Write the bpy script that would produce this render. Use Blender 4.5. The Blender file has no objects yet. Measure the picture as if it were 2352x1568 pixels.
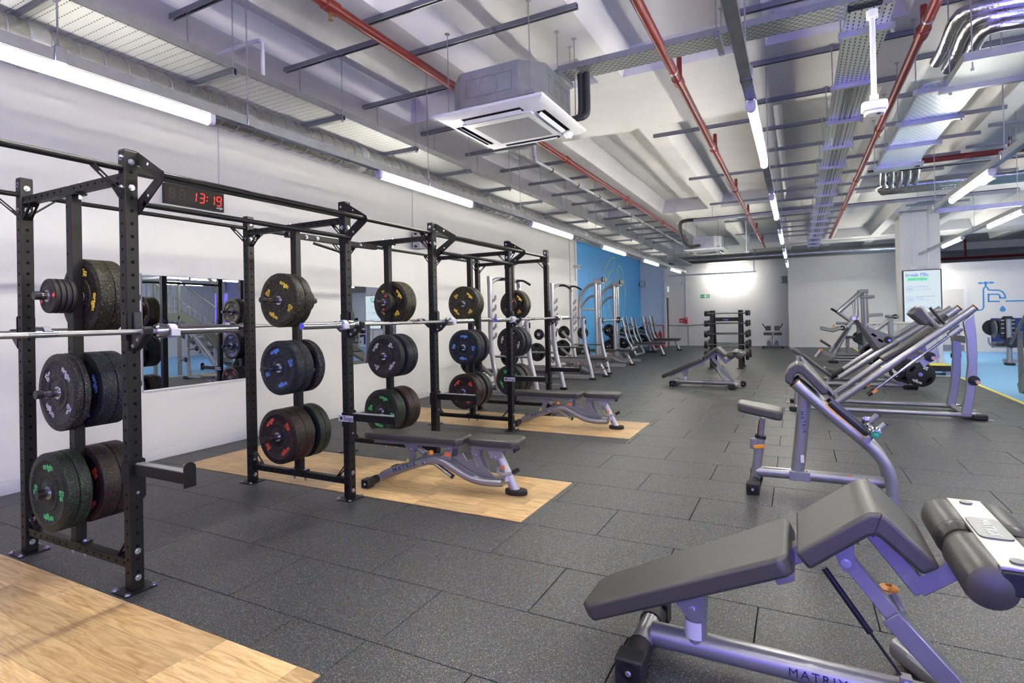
import bpy, math, random
from mathutils import Vector, Matrix, Euler
random.seed(7)
S = bpy.context.scene
COL = S.collection
PI = math.pi
# ------------------------------------------------------------------ camera
F_PX, YAW, PITCH, ROLL, CY, CZ = 1274.5368, 0.47533, 0.00668, -0.02163, 717.96, 1.4440
cam_d = bpy.data.cameras.new('camera'); cam = bpy.data.objects.new('camera', cam_d); COL.objects.link(cam)
_f = Vector((-math.sin(YAW)*math.cos(PITCH), math.cos(YAW)*math.cos(PITCH), math.sin(PITCH)))
_r = Vector((math.cos(YAW), math.sin(YAW), 0)); _u = _r.cross(_f)
_r2 = math.cos(ROLL)*_r+math.sin(ROLL)*_u; _u2 = -math.sin(ROLL)*_r+math.cos(ROLL)*_u
M3 = Matrix((_r2, _u2, -_f)).transposed()
cam.matrix_world = Matrix.Translation((0, 0, CZ)) @ M3.to_4x4()
cam_d.sensor_fit = 'HORIZONTAL'; cam_d.sensor_width = 36.0; cam_d.lens = F_PX/2352*36
cam_d.shift_y = (CY-784)/2352
cam_d.clip_start = 0.05; cam_d.clip_end = 200
S.camera = cam
# ------------------------------------------------------------------ world / exposure
W = bpy.data.worlds.new('world'); S.world = W; W.use_nodes = True
W.node_tree.nodes['Background'].inputs[0].default_value = (0.80, 0.85, 1.0, 1)
W.node_tree.nodes['Background'].inputs[1].default_value = 0.25
S.view_settings.view_transform = 'Standard'; S.view_settings.look = 'None'
S.view_settings.gamma = 1.0; S.view_settings.use_curve_mapping = False
S.view_settings.exposure = 0.08
LAMP = 128.0          # emission of the LED tubes
PURPLE = 3.3        # emission of the added violet panels behind the camera
S.cycles.use_denoising = True; S.cycles.use_light_tree = False
S.cycles.max_bounces = 5; S.cycles.diffuse_bounces = 4; S.cycles.glossy_bounces = 3; S.cycles.caustics_reflective = False
S.cycles.use_adaptive_sampling = True; S.cycles.adaptive_threshold = 0.025; S.cycles.adaptive_min_samples = 32
S.cycles.sample_clamp_indirect = 6.0; S.cycles.time_limit = 1250
# ------------------------------------------------------------------ materials
def _nt(name):
    m = bpy.data.materials.new(name); m.use_nodes = True
    return m, m.node_tree.nodes, m.node_tree.links, m.node_tree.nodes['Principled BSDF']
def mat(name, col, rough=0.5, metal=0.0, noise=0.0, nscale=40.0, bump=0.0, spec=0.5, emit=None, es=0.0, coat=0.0):
    m, N, L, b = _nt(name)
    b.inputs['Base Color'].default_value = (*col, 1); b.inputs['Roughness'].default_value = rough
    b.inputs['Metallic'].default_value = metal; b.inputs['Specular IOR Level'].default_value = spec
    if coat: b.inputs['Coat Weight'].default_value = coat; b.inputs['Coat Roughness'].default_value = 0.15
    if emit: b.inputs['Emission Color'].default_value = (*emit, 1); b.inputs['Emission Strength'].default_value = es
    if noise or bump:
        g = N.new('ShaderNodeNewGeometry'); n = N.new('ShaderNodeTexNoise'); n.inputs['Scale'].default_value = nscale
        n.inputs['Detail'].default_value = 3; L.new(g.outputs['Position'], n.inputs['Vector'])
        if noise:
            r = N.new('ShaderNodeValToRGB'); L.new(n.outputs['Fac'], r.inputs[0])
            r.color_ramp.elements[0].position = 0.3; r.color_ramp.elements[1].position = 0.7
            r.color_ramp.elements[0].color = (*[c*(1-noise) for c in col], 1)
            r.color_ramp.elements[1].color = (*[min(1, c*(1+noise)) for c in col], 1)
            L.new(r.outputs[0], b.inputs['Base Color'])
        if bump:
            bp = N.new('ShaderNodeBump'); bp.inputs['Strength'].default_value = bump; bp.inputs['Distance'].default_value = 0.003
            L.new(n.outputs['Fac'], bp.inputs['Height']); L.new(bp.outputs[0], b.inputs['Normal'])
    return m
def speck(name, base, specks, scale, thr, rough=0.75, bump=0.3, coords='pos', spec=0.4):
    """base colour with scattered flecks: specks = [(colour, density threshold)]"""
    m, N, L, b = _nt(name); b.inputs['Roughness'].default_value = rough; b.inputs['Specular IOR Level'].default_value = spec
    if coords == 'pos': src = N.new('ShaderNodeNewGeometry').outputs['Position']
    else: src = N.new('ShaderNodeTexCoord').outputs['Object']
    # one Voronoi: its random cell colour picks which flecks show, by disjoint ranges
    v = N.new('ShaderNodeTexVoronoi'); v.inputs['Scale'].default_value = scale; L.new(src, v.inputs['Vector'])
    sep = N.new('ShaderNodeSeparateColor'); L.new(v.outputs['Color'], sep.inputs[0])
    d = N.new('ShaderNodeMath'); d.operation = 'LESS_THAN'; d.inputs[1].default_value = thr; L.new(v.outputs['Distance'], d.inputs[0])
    r = N.new('ShaderNodeValToRGB'); r.color_ramp.interpolation = 'CONSTANT'; L.new(sep.outputs[0], r.inputs[0])
    r.color_ramp.elements[0].color = (*base, 1); r.color_ramp.elements[0].position = 0.0
    e = r.color_ramp.elements[1]; e.position = specks[0][1]; e.color = (*specks[0][0], 1)
    for c, t in specks[1:]:
        e = r.color_ramp.elements.new(t); e.color = (*c, 1)
    mx = N.new('ShaderNodeMix'); mx.data_type = 'RGBA'; L.new(d.outputs[0], mx.inputs[0]); mx.inputs[6].default_value = (*base, 1)
    L.new(r.outputs[0], mx.inputs[7]); L.new(mx.outputs[2], b.inputs['Base Color'])
    return m
def slot_mat(name, col, px, py, wx, wy, rough=0.35, metal=0.8, dark=(0.02, 0.02, 0.02), stagger=0.5, swap=False):
    """sheet metal with rows of punched slots: slot pattern in object X/Y"""
    m, N, L, b = _nt(name); b.inputs['Roughness'].default_value = rough; b.inputs['Metallic'].default_value = metal
    sx = N.new('ShaderNodeSeparateXYZ'); L.new(N.new('ShaderNodeTexCoord').outputs['Object'], sx.inputs[0])
    def M(op, a, bb=None):
        n = N.new('ShaderNodeMath'); n.operation = op
        for i, q in enumerate((a, bb)):
            if q is None: continue
            if isinstance(q, (int, float)): n.inputs[i].default_value = q
            else: L.new(q, n.inputs[i])
        return n.outputs[0]
    A_, B_ = (sx.outputs[1], sx.outputs[0]) if swap else (sx.outputs[0], sx.outputs[1])
    v = M('DIVIDE', B_, py); row = M('FLOOR', v)
    u = M('ADD', M('DIVIDE', A_, px), M('MULTIPLY', row, stagger))
    fu = M('ABSOLUTE', M('SUBTRACT', M('FRACT', u), 0.5)); fv = M('ABSOLUTE', M('SUBTRACT', M('FRACT', v), 0.5))
    k = M('MULTIPLY', M('LESS_THAN', fu, wx/2), M('LESS_THAN', fv, wy/2))
    mx = N.new('ShaderNodeMix'); mx.data_type = 'RGBA'; L.new(k, mx.inputs[0])
    mx.inputs[6].default_value = (*col, 1); mx.inputs[7].default_value = (*dark, 1); L.new(mx.outputs[2], b.inputs['Base Color'])
    L.new(M('MULTIPLY', M('SUBTRACT', 1.0, k), metal), b.inputs['Metallic'])
    return m
def wood_mat(name, c1, c2):
    m, N, L, b = _nt(name); b.inputs['Roughness'].default_value = 0.32
    oi = N.new('ShaderNodeObjectInfo'); g = N.new('ShaderNodeTexCoord')
    mp = N.new('ShaderNodeMapping'); mp.inputs['Scale'].default_value = (2.2, 22, 22); L.new(g.outputs['Object'], mp.inputs['Vector'])
    ad = N.new('ShaderNodeVectorMath'); ad.operation = 'ADD'; L.new(mp.outputs[0], ad.inputs[0])
    sc = N.new('ShaderNodeVectorMath'); sc.operation = 'SCALE'; sc.inputs[0].default_value = (37, 91, 53); L.new(oi.outputs['Random'], sc.inputs['Scale'])
    L.new(sc.outputs[0], ad.inputs[1])
    n = N.new('ShaderNodeTexNoise'); n.inputs['Scale'].default_value = 1.6; n.inputs['Detail'].default_value = 6; n.inputs['Distortion'].default_value = 1.5
    L.new(ad.outputs[0], n.inputs['Vector'])
    r = N.new('ShaderNodeValToRGB'); L.new(n.outputs['Fac'], r.inputs[0])
    r.color_ramp.elements[0].position = 0.28; r.color_ramp.elements[0].color = (*c2, 1)
    r.color_ramp.elements[1].position = 0.60; r.color_ramp.elements[1].color = (*c1, 1)
    h = N.new('ShaderNodeHueSaturation'); L.new(r.outputs[0], h.inputs['Color'])
    mr = N.new('ShaderNodeMapRange'); mr.inputs[3].default_value = 0.78; mr.inputs[4].default_value = 1.22; L.new(oi.outputs['Random'], mr.inputs[0])
    L.new(mr.outputs[0], h.inputs['Value']); L.new(h.outputs[0], b.inputs['Base Color'])
    return m
K = {}
K['wall'] = mat('white_wall_paint', (0.82, 0.81, 0.79), 0.55, noise=0.015, nscale=3)
K['ceil'] = mat('white_concrete_paint', (0.87, 0.85, 0.82), 0.7, noise=0.03, nscale=2)
K['rusty'] = speck('white_paint_rust_spots', (0.78, 0.76, 0.74), [((0.40, 0.20, 0.08), 0.93)], 9, 0.16, 0.7)
K['skirt'] = mat('white_gloss_trim', (0.84, 0.84, 0.83), 0.3)
K['bluewall'] = mat('blue_wall_paint', (0.10, 0.43, 0.90), 0.5, noise=0.04, nscale=3)
K['bluelit'] = mat('blue_lit_white_wall', (0.70, 0.77, 0.86), 0.5)  # white pier wall; reflected blue light is put into its colour
K['lime'] = mat('lime_line_paint', (0.50, 0.86, 0.25), 0.5)
K['mat'] = speck('speckled_rubber_mat', (0.020, 0.020, 0.019), [((0.15, 0.14, 0.11), 0.45), ((0.07, 0.17, 0.42), 0.78), ((0.56, 0.53, 0.45), 0.895)], 330, 0.46, 0.46, spec=0.6)
K['matgap'] = mat('dark_joint', (0.012, 0.012, 0.012), 0.9)
K['bluefloor'] = speck('blue_rubber_floor', (0.20, 0.45, 0.75), [((0.45, 0.65, 0.85), 0.8)], 120, 0.4, 0.5)
K['yellow'] = mat('yellow_line', (0.80, 0.70, 0.10), 0.5)
K['wood'] = wood_mat('oak_plank', (0.86, 0.60, 0.29), (0.50, 0.28, 0.105))
K['black'] = mat('black_powder_coat', (0.007, 0.007, 0.007), 0.42, spec=0.22)
K['hole'] = mat('dark_hole', (0.003, 0.003, 0.003), 0.9, spec=0.1)
K['bolt'] = mat('zinc_bolt', (0.75, 0.77, 0.80), 0.25, 1.0)
K['chrome'] = mat('chrome', (0.66, 0.66, 0.67), 0.16, 1.0)
K['knurl'] = mat('knurled_steel', (0.40, 0.40, 0.41), 0.40, 1.0, bump=0.1, nscale=900)
K['clip'] = mat('grey_clip_plastic', (0.55, 0.56, 0.60), 0.4)
K['rubber'] = mat('black_rubber', (0.012, 0.012, 0.012), 0.55, spec=0.35)
K['plastic'] = mat('black_plastic', (0.012, 0.012, 0.013), 0.38, spec=0.4)
K['vinyl'] = mat('black_upholstery_vinyl', (0.050, 0.047, 0.044), 0.40, bump=0.12, nscale=260, spec=0.6)
K['stitch'] = mat('piping_thread', (0.012, 0.012, 0.013), 0.6)
K['silver'] = mat('silver_powder_coat', (0.36, 0.36, 0.37), 0.33, 0.62)
K['pale'] = mat('pale_silver_powder_coat', (0.40, 0.40, 0.41), 0.35, 0.5)
K['darkmetal'] = mat('grey_graphite_metal', (0.16, 0.17, 0.18), 0.35, 0.7)
K['galv'] = mat('galvanised_steel', (0.56, 0.58, 0.58), 0.28, 0.85, noise=0.10, nscale=9)
K['galvdark'] = mat('dull_galvanised_channel', (0.30, 0.31, 0.33), 0.42, 0.8)
K['duct'] = mat('spiral_duct_steel', (0.50, 0.50, 0.47), 0.27, 0.9, noise=0.06, nscale=5)
K['foil'] = mat('crinkled_foil', (0.75, 0.75, 0.75), 0.22, 1.0, bump=1.0, nscale=60)
K['red'] = mat('red_pipe_paint', (0.155, 0.012, 0.008), 0.35, noise=0.12, nscale=14)
K['brass'] = mat('brass', (0.55, 0.36, 0.14), 0.3, 1.0)
K['white'] = mat('white_plastic', (0.80, 0.80, 0.80), 0.35)
K['offwhite'] = mat('grey_white_plastic', (0.62, 0.62, 0.64), 0.4)
K['grille'] = mat('grille_mesh', (0.24, 0.24, 0.26), 0.6, noise=0.15, nscale=200)
K['orange'] = mat('orange_plastic', (0.90, 0.36, 0.05), 0.35)
K['redplastic'] = mat('red_plastic', (0.60, 0.02, 0.02), 0.35)
K['green'] = mat('green_sign', (0.0, 0.30, 0.14), 0.4)
K['ink'] = mat('dark_blue_ink', (0.02, 0.03, 0.10), 0.4)
K['paper'] = mat('white_sticker', (0.82, 0.82, 0.82), 0.4)
K['warn'] = mat('orange_warning_sticker', (0.85, 0.20, 0.04), 0.4)
K['mirror'] = mat('mirror_glass', (0.90, 0.92, 0.92), 0.0, 1.0)
K['tube'] = mat('led_tube_diffuser', (0.9, 0.9, 0.9), 0.4, emit=(1.0, 0.965, 0.865), es=LAMP)
K['violet'] = mat('violet_led', (0.1, 0.1, 0.3), 0.4, emit=(0.17, 0.12, 1.0), es=PURPLE)
K['redled'] = mat('red_led_digit', (0.3, 0.0, 0.0), 0.4, emit=(1.0, 0.04, 0.03), es=1.6)
K['deadled'] = mat('unlit_digit', (0.045, 0.035, 0.032), 0.4)
K['screen'] = mat('lit_screen', (0.02, 0.02, 0.02), 0.3, spec=0.2, emit=(0.80, 0.93, 1.0), es=0.78)
K['scrblue'] = mat('screen_blue', (0.1, 0.2, 0.4), 0.3, emit=(0.10, 0.26, 0.62), es=0.62)
K['scrgreen'] = mat('screen_green', (0.1, 0.4, 0.1), 0.3, emit=(0.22, 0.85, 0.28), es=0.75)
K['mural'] = mat('mural_blue', (0.06, 0.30, 0.68), 0.5)
K['navy'] = mat('navy_panel', (0.015, 0.03, 0.16), 0.35)
K['greysteel'] = mat('grey_stair_steel', (0.15, 0.17, 0.165), 0.45, 0.2)
K['sledgrey'] = mat('grey_sled_paint', (0.20, 0.20, 0.22), 0.42, 0.2)
K['insul'] = mat('black_foam_insulation', (0.018, 0.018, 0.020), 0.6)
K['cream'] = mat('cream_door', (0.66, 0.64, 0.60), 0.45)
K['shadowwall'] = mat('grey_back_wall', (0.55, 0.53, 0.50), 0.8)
K['traywhite'] = slot_mat('perforated_pale_tray', (0.74, 0.74, 0.71), 0.030, 0.060, 0.55, 0.10, 0.5, 0.15, dark=(0.10, 0.10, 0.10), stagger=0.37)
K['trayslot'] = slot_mat('perforated_steel_tray', (0.52, 0.54, 0.52), 0.055, 0.030, 0.55, 0.30, 0.35, 0.75)
K['trayslot2'] = slot_mat('perforated_steel_tray_long', (0.52, 0.54, 0.52), 0.055, 0.034, 0.55, 0.28, 0.35, 0.75, swap=True)
K['sheet'] = mat('pale_sheet_metal', (0.50, 0.54, 0.54), 0.42, 0.4)
K['trayblue'] = slot_mat('perforated_bright_tray', (0.62, 0.72, 0.82), 0.045, 0.045, 0.35, 0.35, 0.35, 0.7, dark=(0.22, 0.27, 0.33))
K['traychan'] = slot_mat('slotted_channel', (0.66, 0.66, 0.62), 0.05, 0.30, 0.45, 0.16, 0.35, 0.7, stagger=0)
for _k in ('redled', 'screen', 'scrblue', 'scrgreen'): K[_k].cycles.emission_sampling = 'NONE'
# ------------------------------------------------------------------ mesh helpers
class MB:
    def __init__(s): s.v = []; s.f = []
    def add(s, vs, fs):
        o = len(s.v); s.v += [tuple(q) for q in vs]; s.f += [tuple(i+o for i in f) for f in fs]; return s
    def box(s, x0, x1, y0, y1, z0, z1):
        return s.add([(x0, y0, z0), (x1, y0, z0), (x1, y1, z0), (x0, y1, z0), (x0, y0, z1), (x1, y0, z1), (x1, y1, z1), (x0, y1, z1)],
                     [(3, 2, 1, 0), (4, 5, 6, 7), (0, 1, 5, 4), (1, 2, 6, 5), (2, 3, 7, 6), (3, 0, 4, 7)])
    def beam(s, a, b, w, h, up=(0, 0, 1)):
        """bar from a to b; w across (perpendicular to up), h along up"""
        a, b = Vector(a), Vector(b); t = (b-a).normalized(); up = Vector(up)
        if abs(t.dot(up)) > 0.99: up = Vector((0, 1, 0))
        x = t.cross(up).normalized(); u = x.cross(t)
        vs = [p+x*i*w/2+u*j*h/2 for p in (a, b) for i, j in ((-1, -1), (1, -1), (1, 1), (-1, 1))]
        return s.add(vs, [(0, 1, 2, 3), (7, 6, 5, 4), (1, 0, 4, 5), (2, 1, 5, 6), (3, 2, 6, 7), (0, 3, 7, 4)])
    def tube(s, pts, r, n=10, caps=True):
        pts = [Vector(p) for p in pts]; m = len(pts); rs = r if isinstance(r, (list, tuple)) else [r]*m
        T = []
        for i in range(m):
            d = Vector((0, 0, 0))
            if i > 0: d += (pts[i]-pts[i-1]).normalized()
            if i < m-1: d += (pts[i+1]-pts[i]).normalized()
            T.append(d.normalized() if d.length > 1e-6 else (pts[min(i+1, m-1)]-pts[max(i-1, 0)]).normalized())
        ref = Vector((0, 0, 1)) if abs(T[0].z) < 0.9 else Vector((0, 1, 0))
        x = T[0].cross(ref).normalized(); vs = []
        for i in range(m):
            x = (x-T[i]*x.dot(T[i])).normalized(); y = T[i].cross(x)
            k = 1.0
            if 0 < i < m-1:
                c = (pts[i]-pts[i-1]).normalized().dot(T[i]); k = 1/max(c, 0.5)
            for j in range(n):
                a = 2*PI*j/n; vs.append(pts[i]+(x*math.cos(a)+y*math.sin(a))*rs[i]*(k if False else 1))
        fs = [(i*n+j, i*n+(j+1) % n, (i+1)*n+(j+1) % n, (i+1)*n+j) for i in range(m-1) for j in range(n)]
        if caps: fs += [tuple(reversed(range(n))), tuple((m-1)*n+j for j in range(n))]
        return s.add(vs, fs)
    def cyl(s, a, b, r, n=12, r2=None): return s.tube([a, b], [r, r if r2 is None else r2], n)
    def prism(s, poly, ax, a, b):
        """extrude a 2-D outline along axis ax from a to b. poly in (y,z) for x, (x,z) for y, (x,y) for z"""
        def P(q, t): return {'x': (t, q[0], q[1]), 'y': (q[0], t, q[1]), 'z': (q[0], q[1], t)}[ax]
        n = len(poly); vs = [P(q, a) for q in poly]+[P(q, b) for q in poly]
        fs = [tuple(range(n)), tuple(reversed(range(n, 2*n)))]+[(i, i+n, (i+1) % n+n, (i+1) % n) for i in range(n)]
        return s.add(vs, fs)
    def lathe(s, prof, o, ax='y', n=32, close=True):
        """prof = [(radius, offset along ax)]"""
        m = len(prof); vs = []
        for r, h in prof:
            for j in range(n):
                a = 2*PI*j/n; c, d = r*math.cos(a), r*math.sin(a)
                q = {'y': (c, h, d), 'x': (h, c, d), 'z': (c, d, h)}[ax]; vs.append((q[0]+o[0], q[1]+o[1], q[2]+o[2]))
        e = m if close else m-1
        fs = [(i*n+j, i*n+(j+1) % n, ((i+1) % m)*n+(j+1) % n, ((i+1) % m)*n+j) for i in range(e) for j in range(n)]
        return s.add(vs, fs)
    def ball(s, c, r, n=10, sc=(1, 1, 1)):
        rows = n//2+1; vs = []
        for i in range(rows+1):
            t = PI*i/rows
            for j in range(n):
                a = 2*PI*j/n; vs.append((c[0]+r*sc[0]*math.sin(t)*math.cos(a), c[1]+r*sc[1]*math.sin(t)*math.sin(a), c[2]+r*sc[2]*math.cos(t)))
        return s.add(vs, [(i*n+j, i*n+(j+1) % n, (i+1)*n+(j+1) % n, (i+1)*n+j) for i in range(rows) for j in range(n)])
    def mesh(s, name, m, ang=35):
        me = bpy.data.meshes.new(name); me.from_pydata(s.v, [], s.f); me.validate()
        import bmesh
        b = bmesh.new(); b.from_mesh(me); bmesh.ops.recalc_face_normals(b, faces=b.faces); b.to_mesh(me); b.free()
        if m is not None: me.materials.append(m)
        if ang:
            me.shade_smooth(); me.set_sharp_from_angle(angle=math.radians(ang))
        return me
    def build(s, name, m, parent=None, bevel=0, seg=2, ang=35, loc=None):
        if isinstance(m, str): m = K[m]
        return link(name, s.mesh(name, m, ang), parent, bevel, seg, loc)
def link(name, me, parent=None, bevel=0, seg=2, loc=None, rot=None):
    o = bpy.data.objects.new(name, me); COL.objects.link(o)
    if parent is not None: o.parent = parent
    if loc is not None: o.location = loc
    if rot is not None: o.rotation_euler = rot
    if bevel:
        b = o.modifiers.new('bevel', 'BEVEL'); b.width = bevel; b.segments = seg; b.limit_method = 'ANGLE'; b.angle_limit = math.radians(40)
        b.harden_normals = False
    return o
def tag(o, label=None, cat=None, group=None, kind=None):
    if label: o['label'] = label
    if cat: o['category'] = cat
    if group: o['group'] = group
    if kind: o['kind'] = kind
    return o
def thing(name, label, cat, loc=(0, 0, 0), rz=0, group=None):
    o = bpy.data.objects.new(name, None); COL.objects.link(o); o.location = loc; o.rotation_euler = (0, 0, rz)
    o.empty_display_size = 0.1
    return tag(o, label, cat, group)
CH = {}
def copy_tree(o, loc=None, rz=None, label=None, group=None, parent=None):
    c = o.copy(); COL.objects.link(c); c.parent = parent
    if loc is not None: c.location = loc
    if rz is not None: c.rotation_euler = (0, 0, rz) if not isinstance(rz, tuple) else rz
    if label: c['label'] = label
    if group: c['group'] = group
    for ch in o.children: copy_tree(ch, parent=c)
    return c
def part(name, mb, m, parent, bevel=0, seg=2, ang=35): return mb.build(name, m, parent, bevel, seg, ang)
_TX = {}
def text_mesh(s, size, m, bold=0.0, ext=0.0008, align='CENTER', space=1.0):
    key = (s, size, m, bold, ext, align, space)
    if key not in _TX:
        c = bpy.data.curves.new('lettering', 'FONT'); c.body = s; c.size = size; c.extrude = ext; c.offset = bold
        c.align_x = align; c.align_y = 'CENTER'; c.resolution_u = 3; c.space_character = space; c.space_line = 0.85
        o = bpy.data.objects.new('lettering', c); COL.objects.link(o)
        dg = bpy.context.evaluated_depsgraph_get()
        me = bpy.data.meshes.new_from_object(o.evaluated_get(dg)); bpy.data.objects.remove(o); bpy.data.curves.remove(c)
        me.name = 'lettering'; me.materials.clear(); me.materials.append(K[m] if isinstance(m, str) else m); _TX[key] = me
    return _TX[key]
def text(s, size, m, loc, rot, parent, name='lettering', **kw): return link(name, text_mesh(s, size, m, **kw), parent, loc=loc, rot=rot)
RY = (PI/2, 0, 0)        # lettering on a face that looks to -Y
RX = (PI/2, 0, PI/2)     # lettering on a face that looks to +X
def rounded(x0, x1, y0, y1, r, n=5):
    out = []
    for cx, cy, a0 in ((x1-r, y1-r, 0), (x0+r, y1-r, 90), (x0+r, y0+r, 180), (x1-r, y0+r, 270)):
        for i in range(n+1):
            a = math.radians(a0+90*i/n); out.append((cx+r*math.cos(a), cy+r*math.sin(a)))
    return out
def smooth_path(pts, k=4):
    """Catmull-Rom through the points"""
    P = [Vector(p) for p in pts]; out = []
    for i in range(len(P)-1):
        a, b, c, d = P[max(i-1, 0)], P[i], P[i+1], P[min(i+2, len(P)-1)]
        for j in range(k):
            t = j/k; out.append(0.5*((2*b)+(c-a)*t+(2*a-5*b+4*c-d)*t*t+(-a+3*b-3*c+d)*t**3))
    return out+[P[-1]]
# ================================================================== the setting
XW = -6.11
def struct(name, mb, m, parent=None, **kw):
    o = mb.build(name, m, parent, **kw)
    if parent is None: o['kind'] = 'structure'
    return o
floor = struct('floor', MB().box(-6.4, 12, -7, 31.2, -0.06, -0.013), 'matgap')
# --- rubber mats (each a piece of the floor), cut around the three lifting platforms
PLAT = [(-5.62, -1.7607, 0.636, 1.6476), (-5.62, -1.7607, 3.4873, 4.4857), (-5.62, -1.7607, 6.3157, 7.3361)]
def cut(rects, hole):
    out = []
    for x0, x1, y0, y1 in rects:
        a0, a1, b0, b1 = hole
        if x1 <= a0 or x0 >= a1 or y1 <= b0 or y0 >= b1: out.append((x0, x1, y0, y1)); continue
        if x0 < a0: out.append((x0, a0, y0, y1))
        if x1 > a1: out.append((a1, x1, y0, y1))
        m0, m1 = max(x0, a0), min(x1, a1)
        if y0 < b0: out.append((m0, m1, y0, b0))
        if y1 > b1: out.append((m0, m1, b1, y1))
    return [r for r in out if r[1]-r[0] > 0.02 and r[3]-r[2] > 0.02]
_mm = {}
def mat_piece(w, d):
    k = (round(w, 3), round(d, 3))
    if k not in _mm:
        b = 0.0018; vs = []
        for i, z in ((0, -0.013), (0, -b), (b, 0)):
            vs += [(-w/2+i, -d/2+i, z), (w/2-i, -d/2+i, z), (w/2-i, d/2-i, z), (-w/2+i, d/2-i, z)]
        fs = [(r*4+j, r*4+(j+1) % 4, r*4+4+(j+1) % 4, r*4+4+j) for r in (0, 1) for j in range(4)]+[(8, 9, 10, 11)]
        _mm[k] = MB().add(vs, fs).mesh('rubber_mat', K['mat'], 0)
    return _mm[k]
def mats(k0, k1, fn):
    for k in range(k0, k1):
        y0 = 2.437+0.5188*k; y1 = y0+0.5188
        x = (-0.705 if k % 2 else -0.203)-1.003*6
        xmax = 2.90 if y0 < 14.4 else 1.80
        while x < xmax:
            rects = [(max(x, XW), min(x+1.003, xmax), y0, min(y1, 25.1))]
            if rects[0][1]-rects[0][0] > 0.02:
                for h in PLAT: rects = cut(rects, h)
                for q in rects: fn(*q)
            x += 1.003
g = 0.0055
def one_mat(x0, x1, y0, y1):
    j = random.uniform(-0.0003, 0.0003)
    link('rubber_mat', mat_piece(x1-x0-g, y1-y0-g), floor, loc=((x0+x1)/2, (y0+y1)/2, j))
mats(-3, 18, one_mat)
far = MB()
def far_mat(x0, x1, y0, y1): far.box(x0+g/2, x1-g/2, y0+g/2, y1-g/2, -0.013, random.uniform(-0.0006, 0.0004))
mats(18, 44, far_mat)
tag(far.build('distant_rubber_mats', 'mat', floor, ang=0), kind='stuff')
part('rear_rubber_floor', MB().box(-6.11, 2.9, -7, 0.86, -0.013, -0.001), 'mat', floor)
bl = MB().box(2.965, 11.9, -6.9, 14.465, -0.013, 0.0).box(1.865, 11.9, 14.465, 31, -0.013, 0.0)
part('blue_rubber_floor', bl, 'bluefloor', floor)
part('yellow_line', MB().box(2.90, 2.965, -6.9, 14.4, -0.013, 0.001).box(1.80, 2.965, 14.4, 14.465, -0.013, 0.001).box(1.80, 1.865, 14.465, 24.4, -0.013, 0.001), 'yellow', floor)
# --- walls
wl = struct('wall_left', MB().box(-6.45, XW, -7, 25.4, -0.013, 4.2), 'wall')
struct('baseboard_left', MB().box(XW, XW+0.018, -7, 24.2, 0, 0.118), 'skirt', bevel=0.004)
part('painted_blue_bay', MB().box(XW-0.01, XW+0.006, 16.40, 24.19, 0.118, 3.82), 'bluewall', wl)
part('surface_conduit', MB().cyl((XW+0.012, 15.75, 0.1), (XW+0.012, 15.75, 4.0), 0.014, 8), 'white', wl)
part('surface_conduit', MB().cyl((XW+0.012, 16.2, 2.5), (XW+0.012, 16.2, 4.0), 0.022, 8), 'white', wl)
part('surface_conduit', MB().cyl((XW+0.008, 4.30, 3.02), (XW+0.008, 4.30, 4.05), 0.010, 8), 'white', wl)
part('surface_conduit', MB().cyl((XW+0.008, 8.05, 2.97), (XW+0.008, 8.05, 4.05), 0.010, 8), 'white', wl)
# lime outline emblem painted on the blue bay
def stroke(pts, w, d=0.003):
    """flat ribbon on the left wall; pts = (y,z)"""
    mb = MB(); P = [Vector((0, *p)) for p in smooth_path([(p[0], p[1], 0) for p in pts], 5)] if False else [Vector((q.x, q.y)) for q in smooth_path([(p[0], p[1], 0) for p in pts], 5)]
    n = len(P); vs = []
    for i in range(n):
        t = (P[min(i+1, n-1)]-P[max(i-1, 0)]).normalized(); nn = Vector((-t.y, t.x))*w/2
        for q in (P[i]+nn, P[i]-nn): vs += [(XW+0.005, q.x, q.y), (XW+0.006+d, q.x, q.y)]
    fs = []
    for i in range(n-1):
        a = i*4; b = a+4
        fs += [(a+1, a+3, b+3, b+1), (a, a+1, b+1, b), (a+2, b+2, b+3, a+3)]
    return mb.add(vs, fs)
em = stroke([(20.52, 3.57), (20.04, 3.53), (19.24, 3.08), (18.95, 2.46), (19.0, 1.57), (19.46, 1.03)], 0.032)
for pl in ([(20.52, 3.57), (20.3, 3.3), (20.25, 3.1), (20.14, 3.10), (19.60, 2.84), (19.42, 2.18), (19.6, 1.6)],
           [(20.6, 1.16), (20.4, 1.1), (19.9, 1.35), (19.65, 1.8)],
           [(20.15, 1.05), (20.5, 1.5), (20.65, 2.4), (20.6, 2.9), (20.76, 3.18), (20.98, 3.32), (21.40, 3.14), (21.79, 2.41), (21.57, 1.56), (20.92, 0.83), (20.39, 1.09), (20.6, 1.16)],
           [(20.76, 3.18), (20.95, 2.6), (21.0, 2.0), (20.85, 1.4), (20.6, 1.16)]):
    q = stroke(pl, 0.032); em.add(q.v, q.f)
part('painted_outline_emblem', em, 'lime', wl)
wb = struct('wall_back', MB().box(-5.1, -0.32, 25.1, 25.4, -0.013, 4.2).box(-0.32, 3.9, 24.42, 25.4, -0.013, 4.2), 'wall')
struct('trim_1', MB().box(-6.11, -5.1, 24.2, 25.4, -0.013, 4.2), 'bluelit')
struct('trim_2', MB().box(-5.10, -5.02, 24.16, 24.24, 0, 4.1), 'skirt')
struct('baseboard_back', MB().box(-5.0, -0.32, 25.08, 25.1, 0, 0.12).box(-0.34, 3.9, 24.4, 24.42, 0, 0.12), 'skirt')
d1 = struct('door_1', MB().box(-5.1, -5.085, 24.42, 25.02, 0, 2.12), 'plastic')
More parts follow.
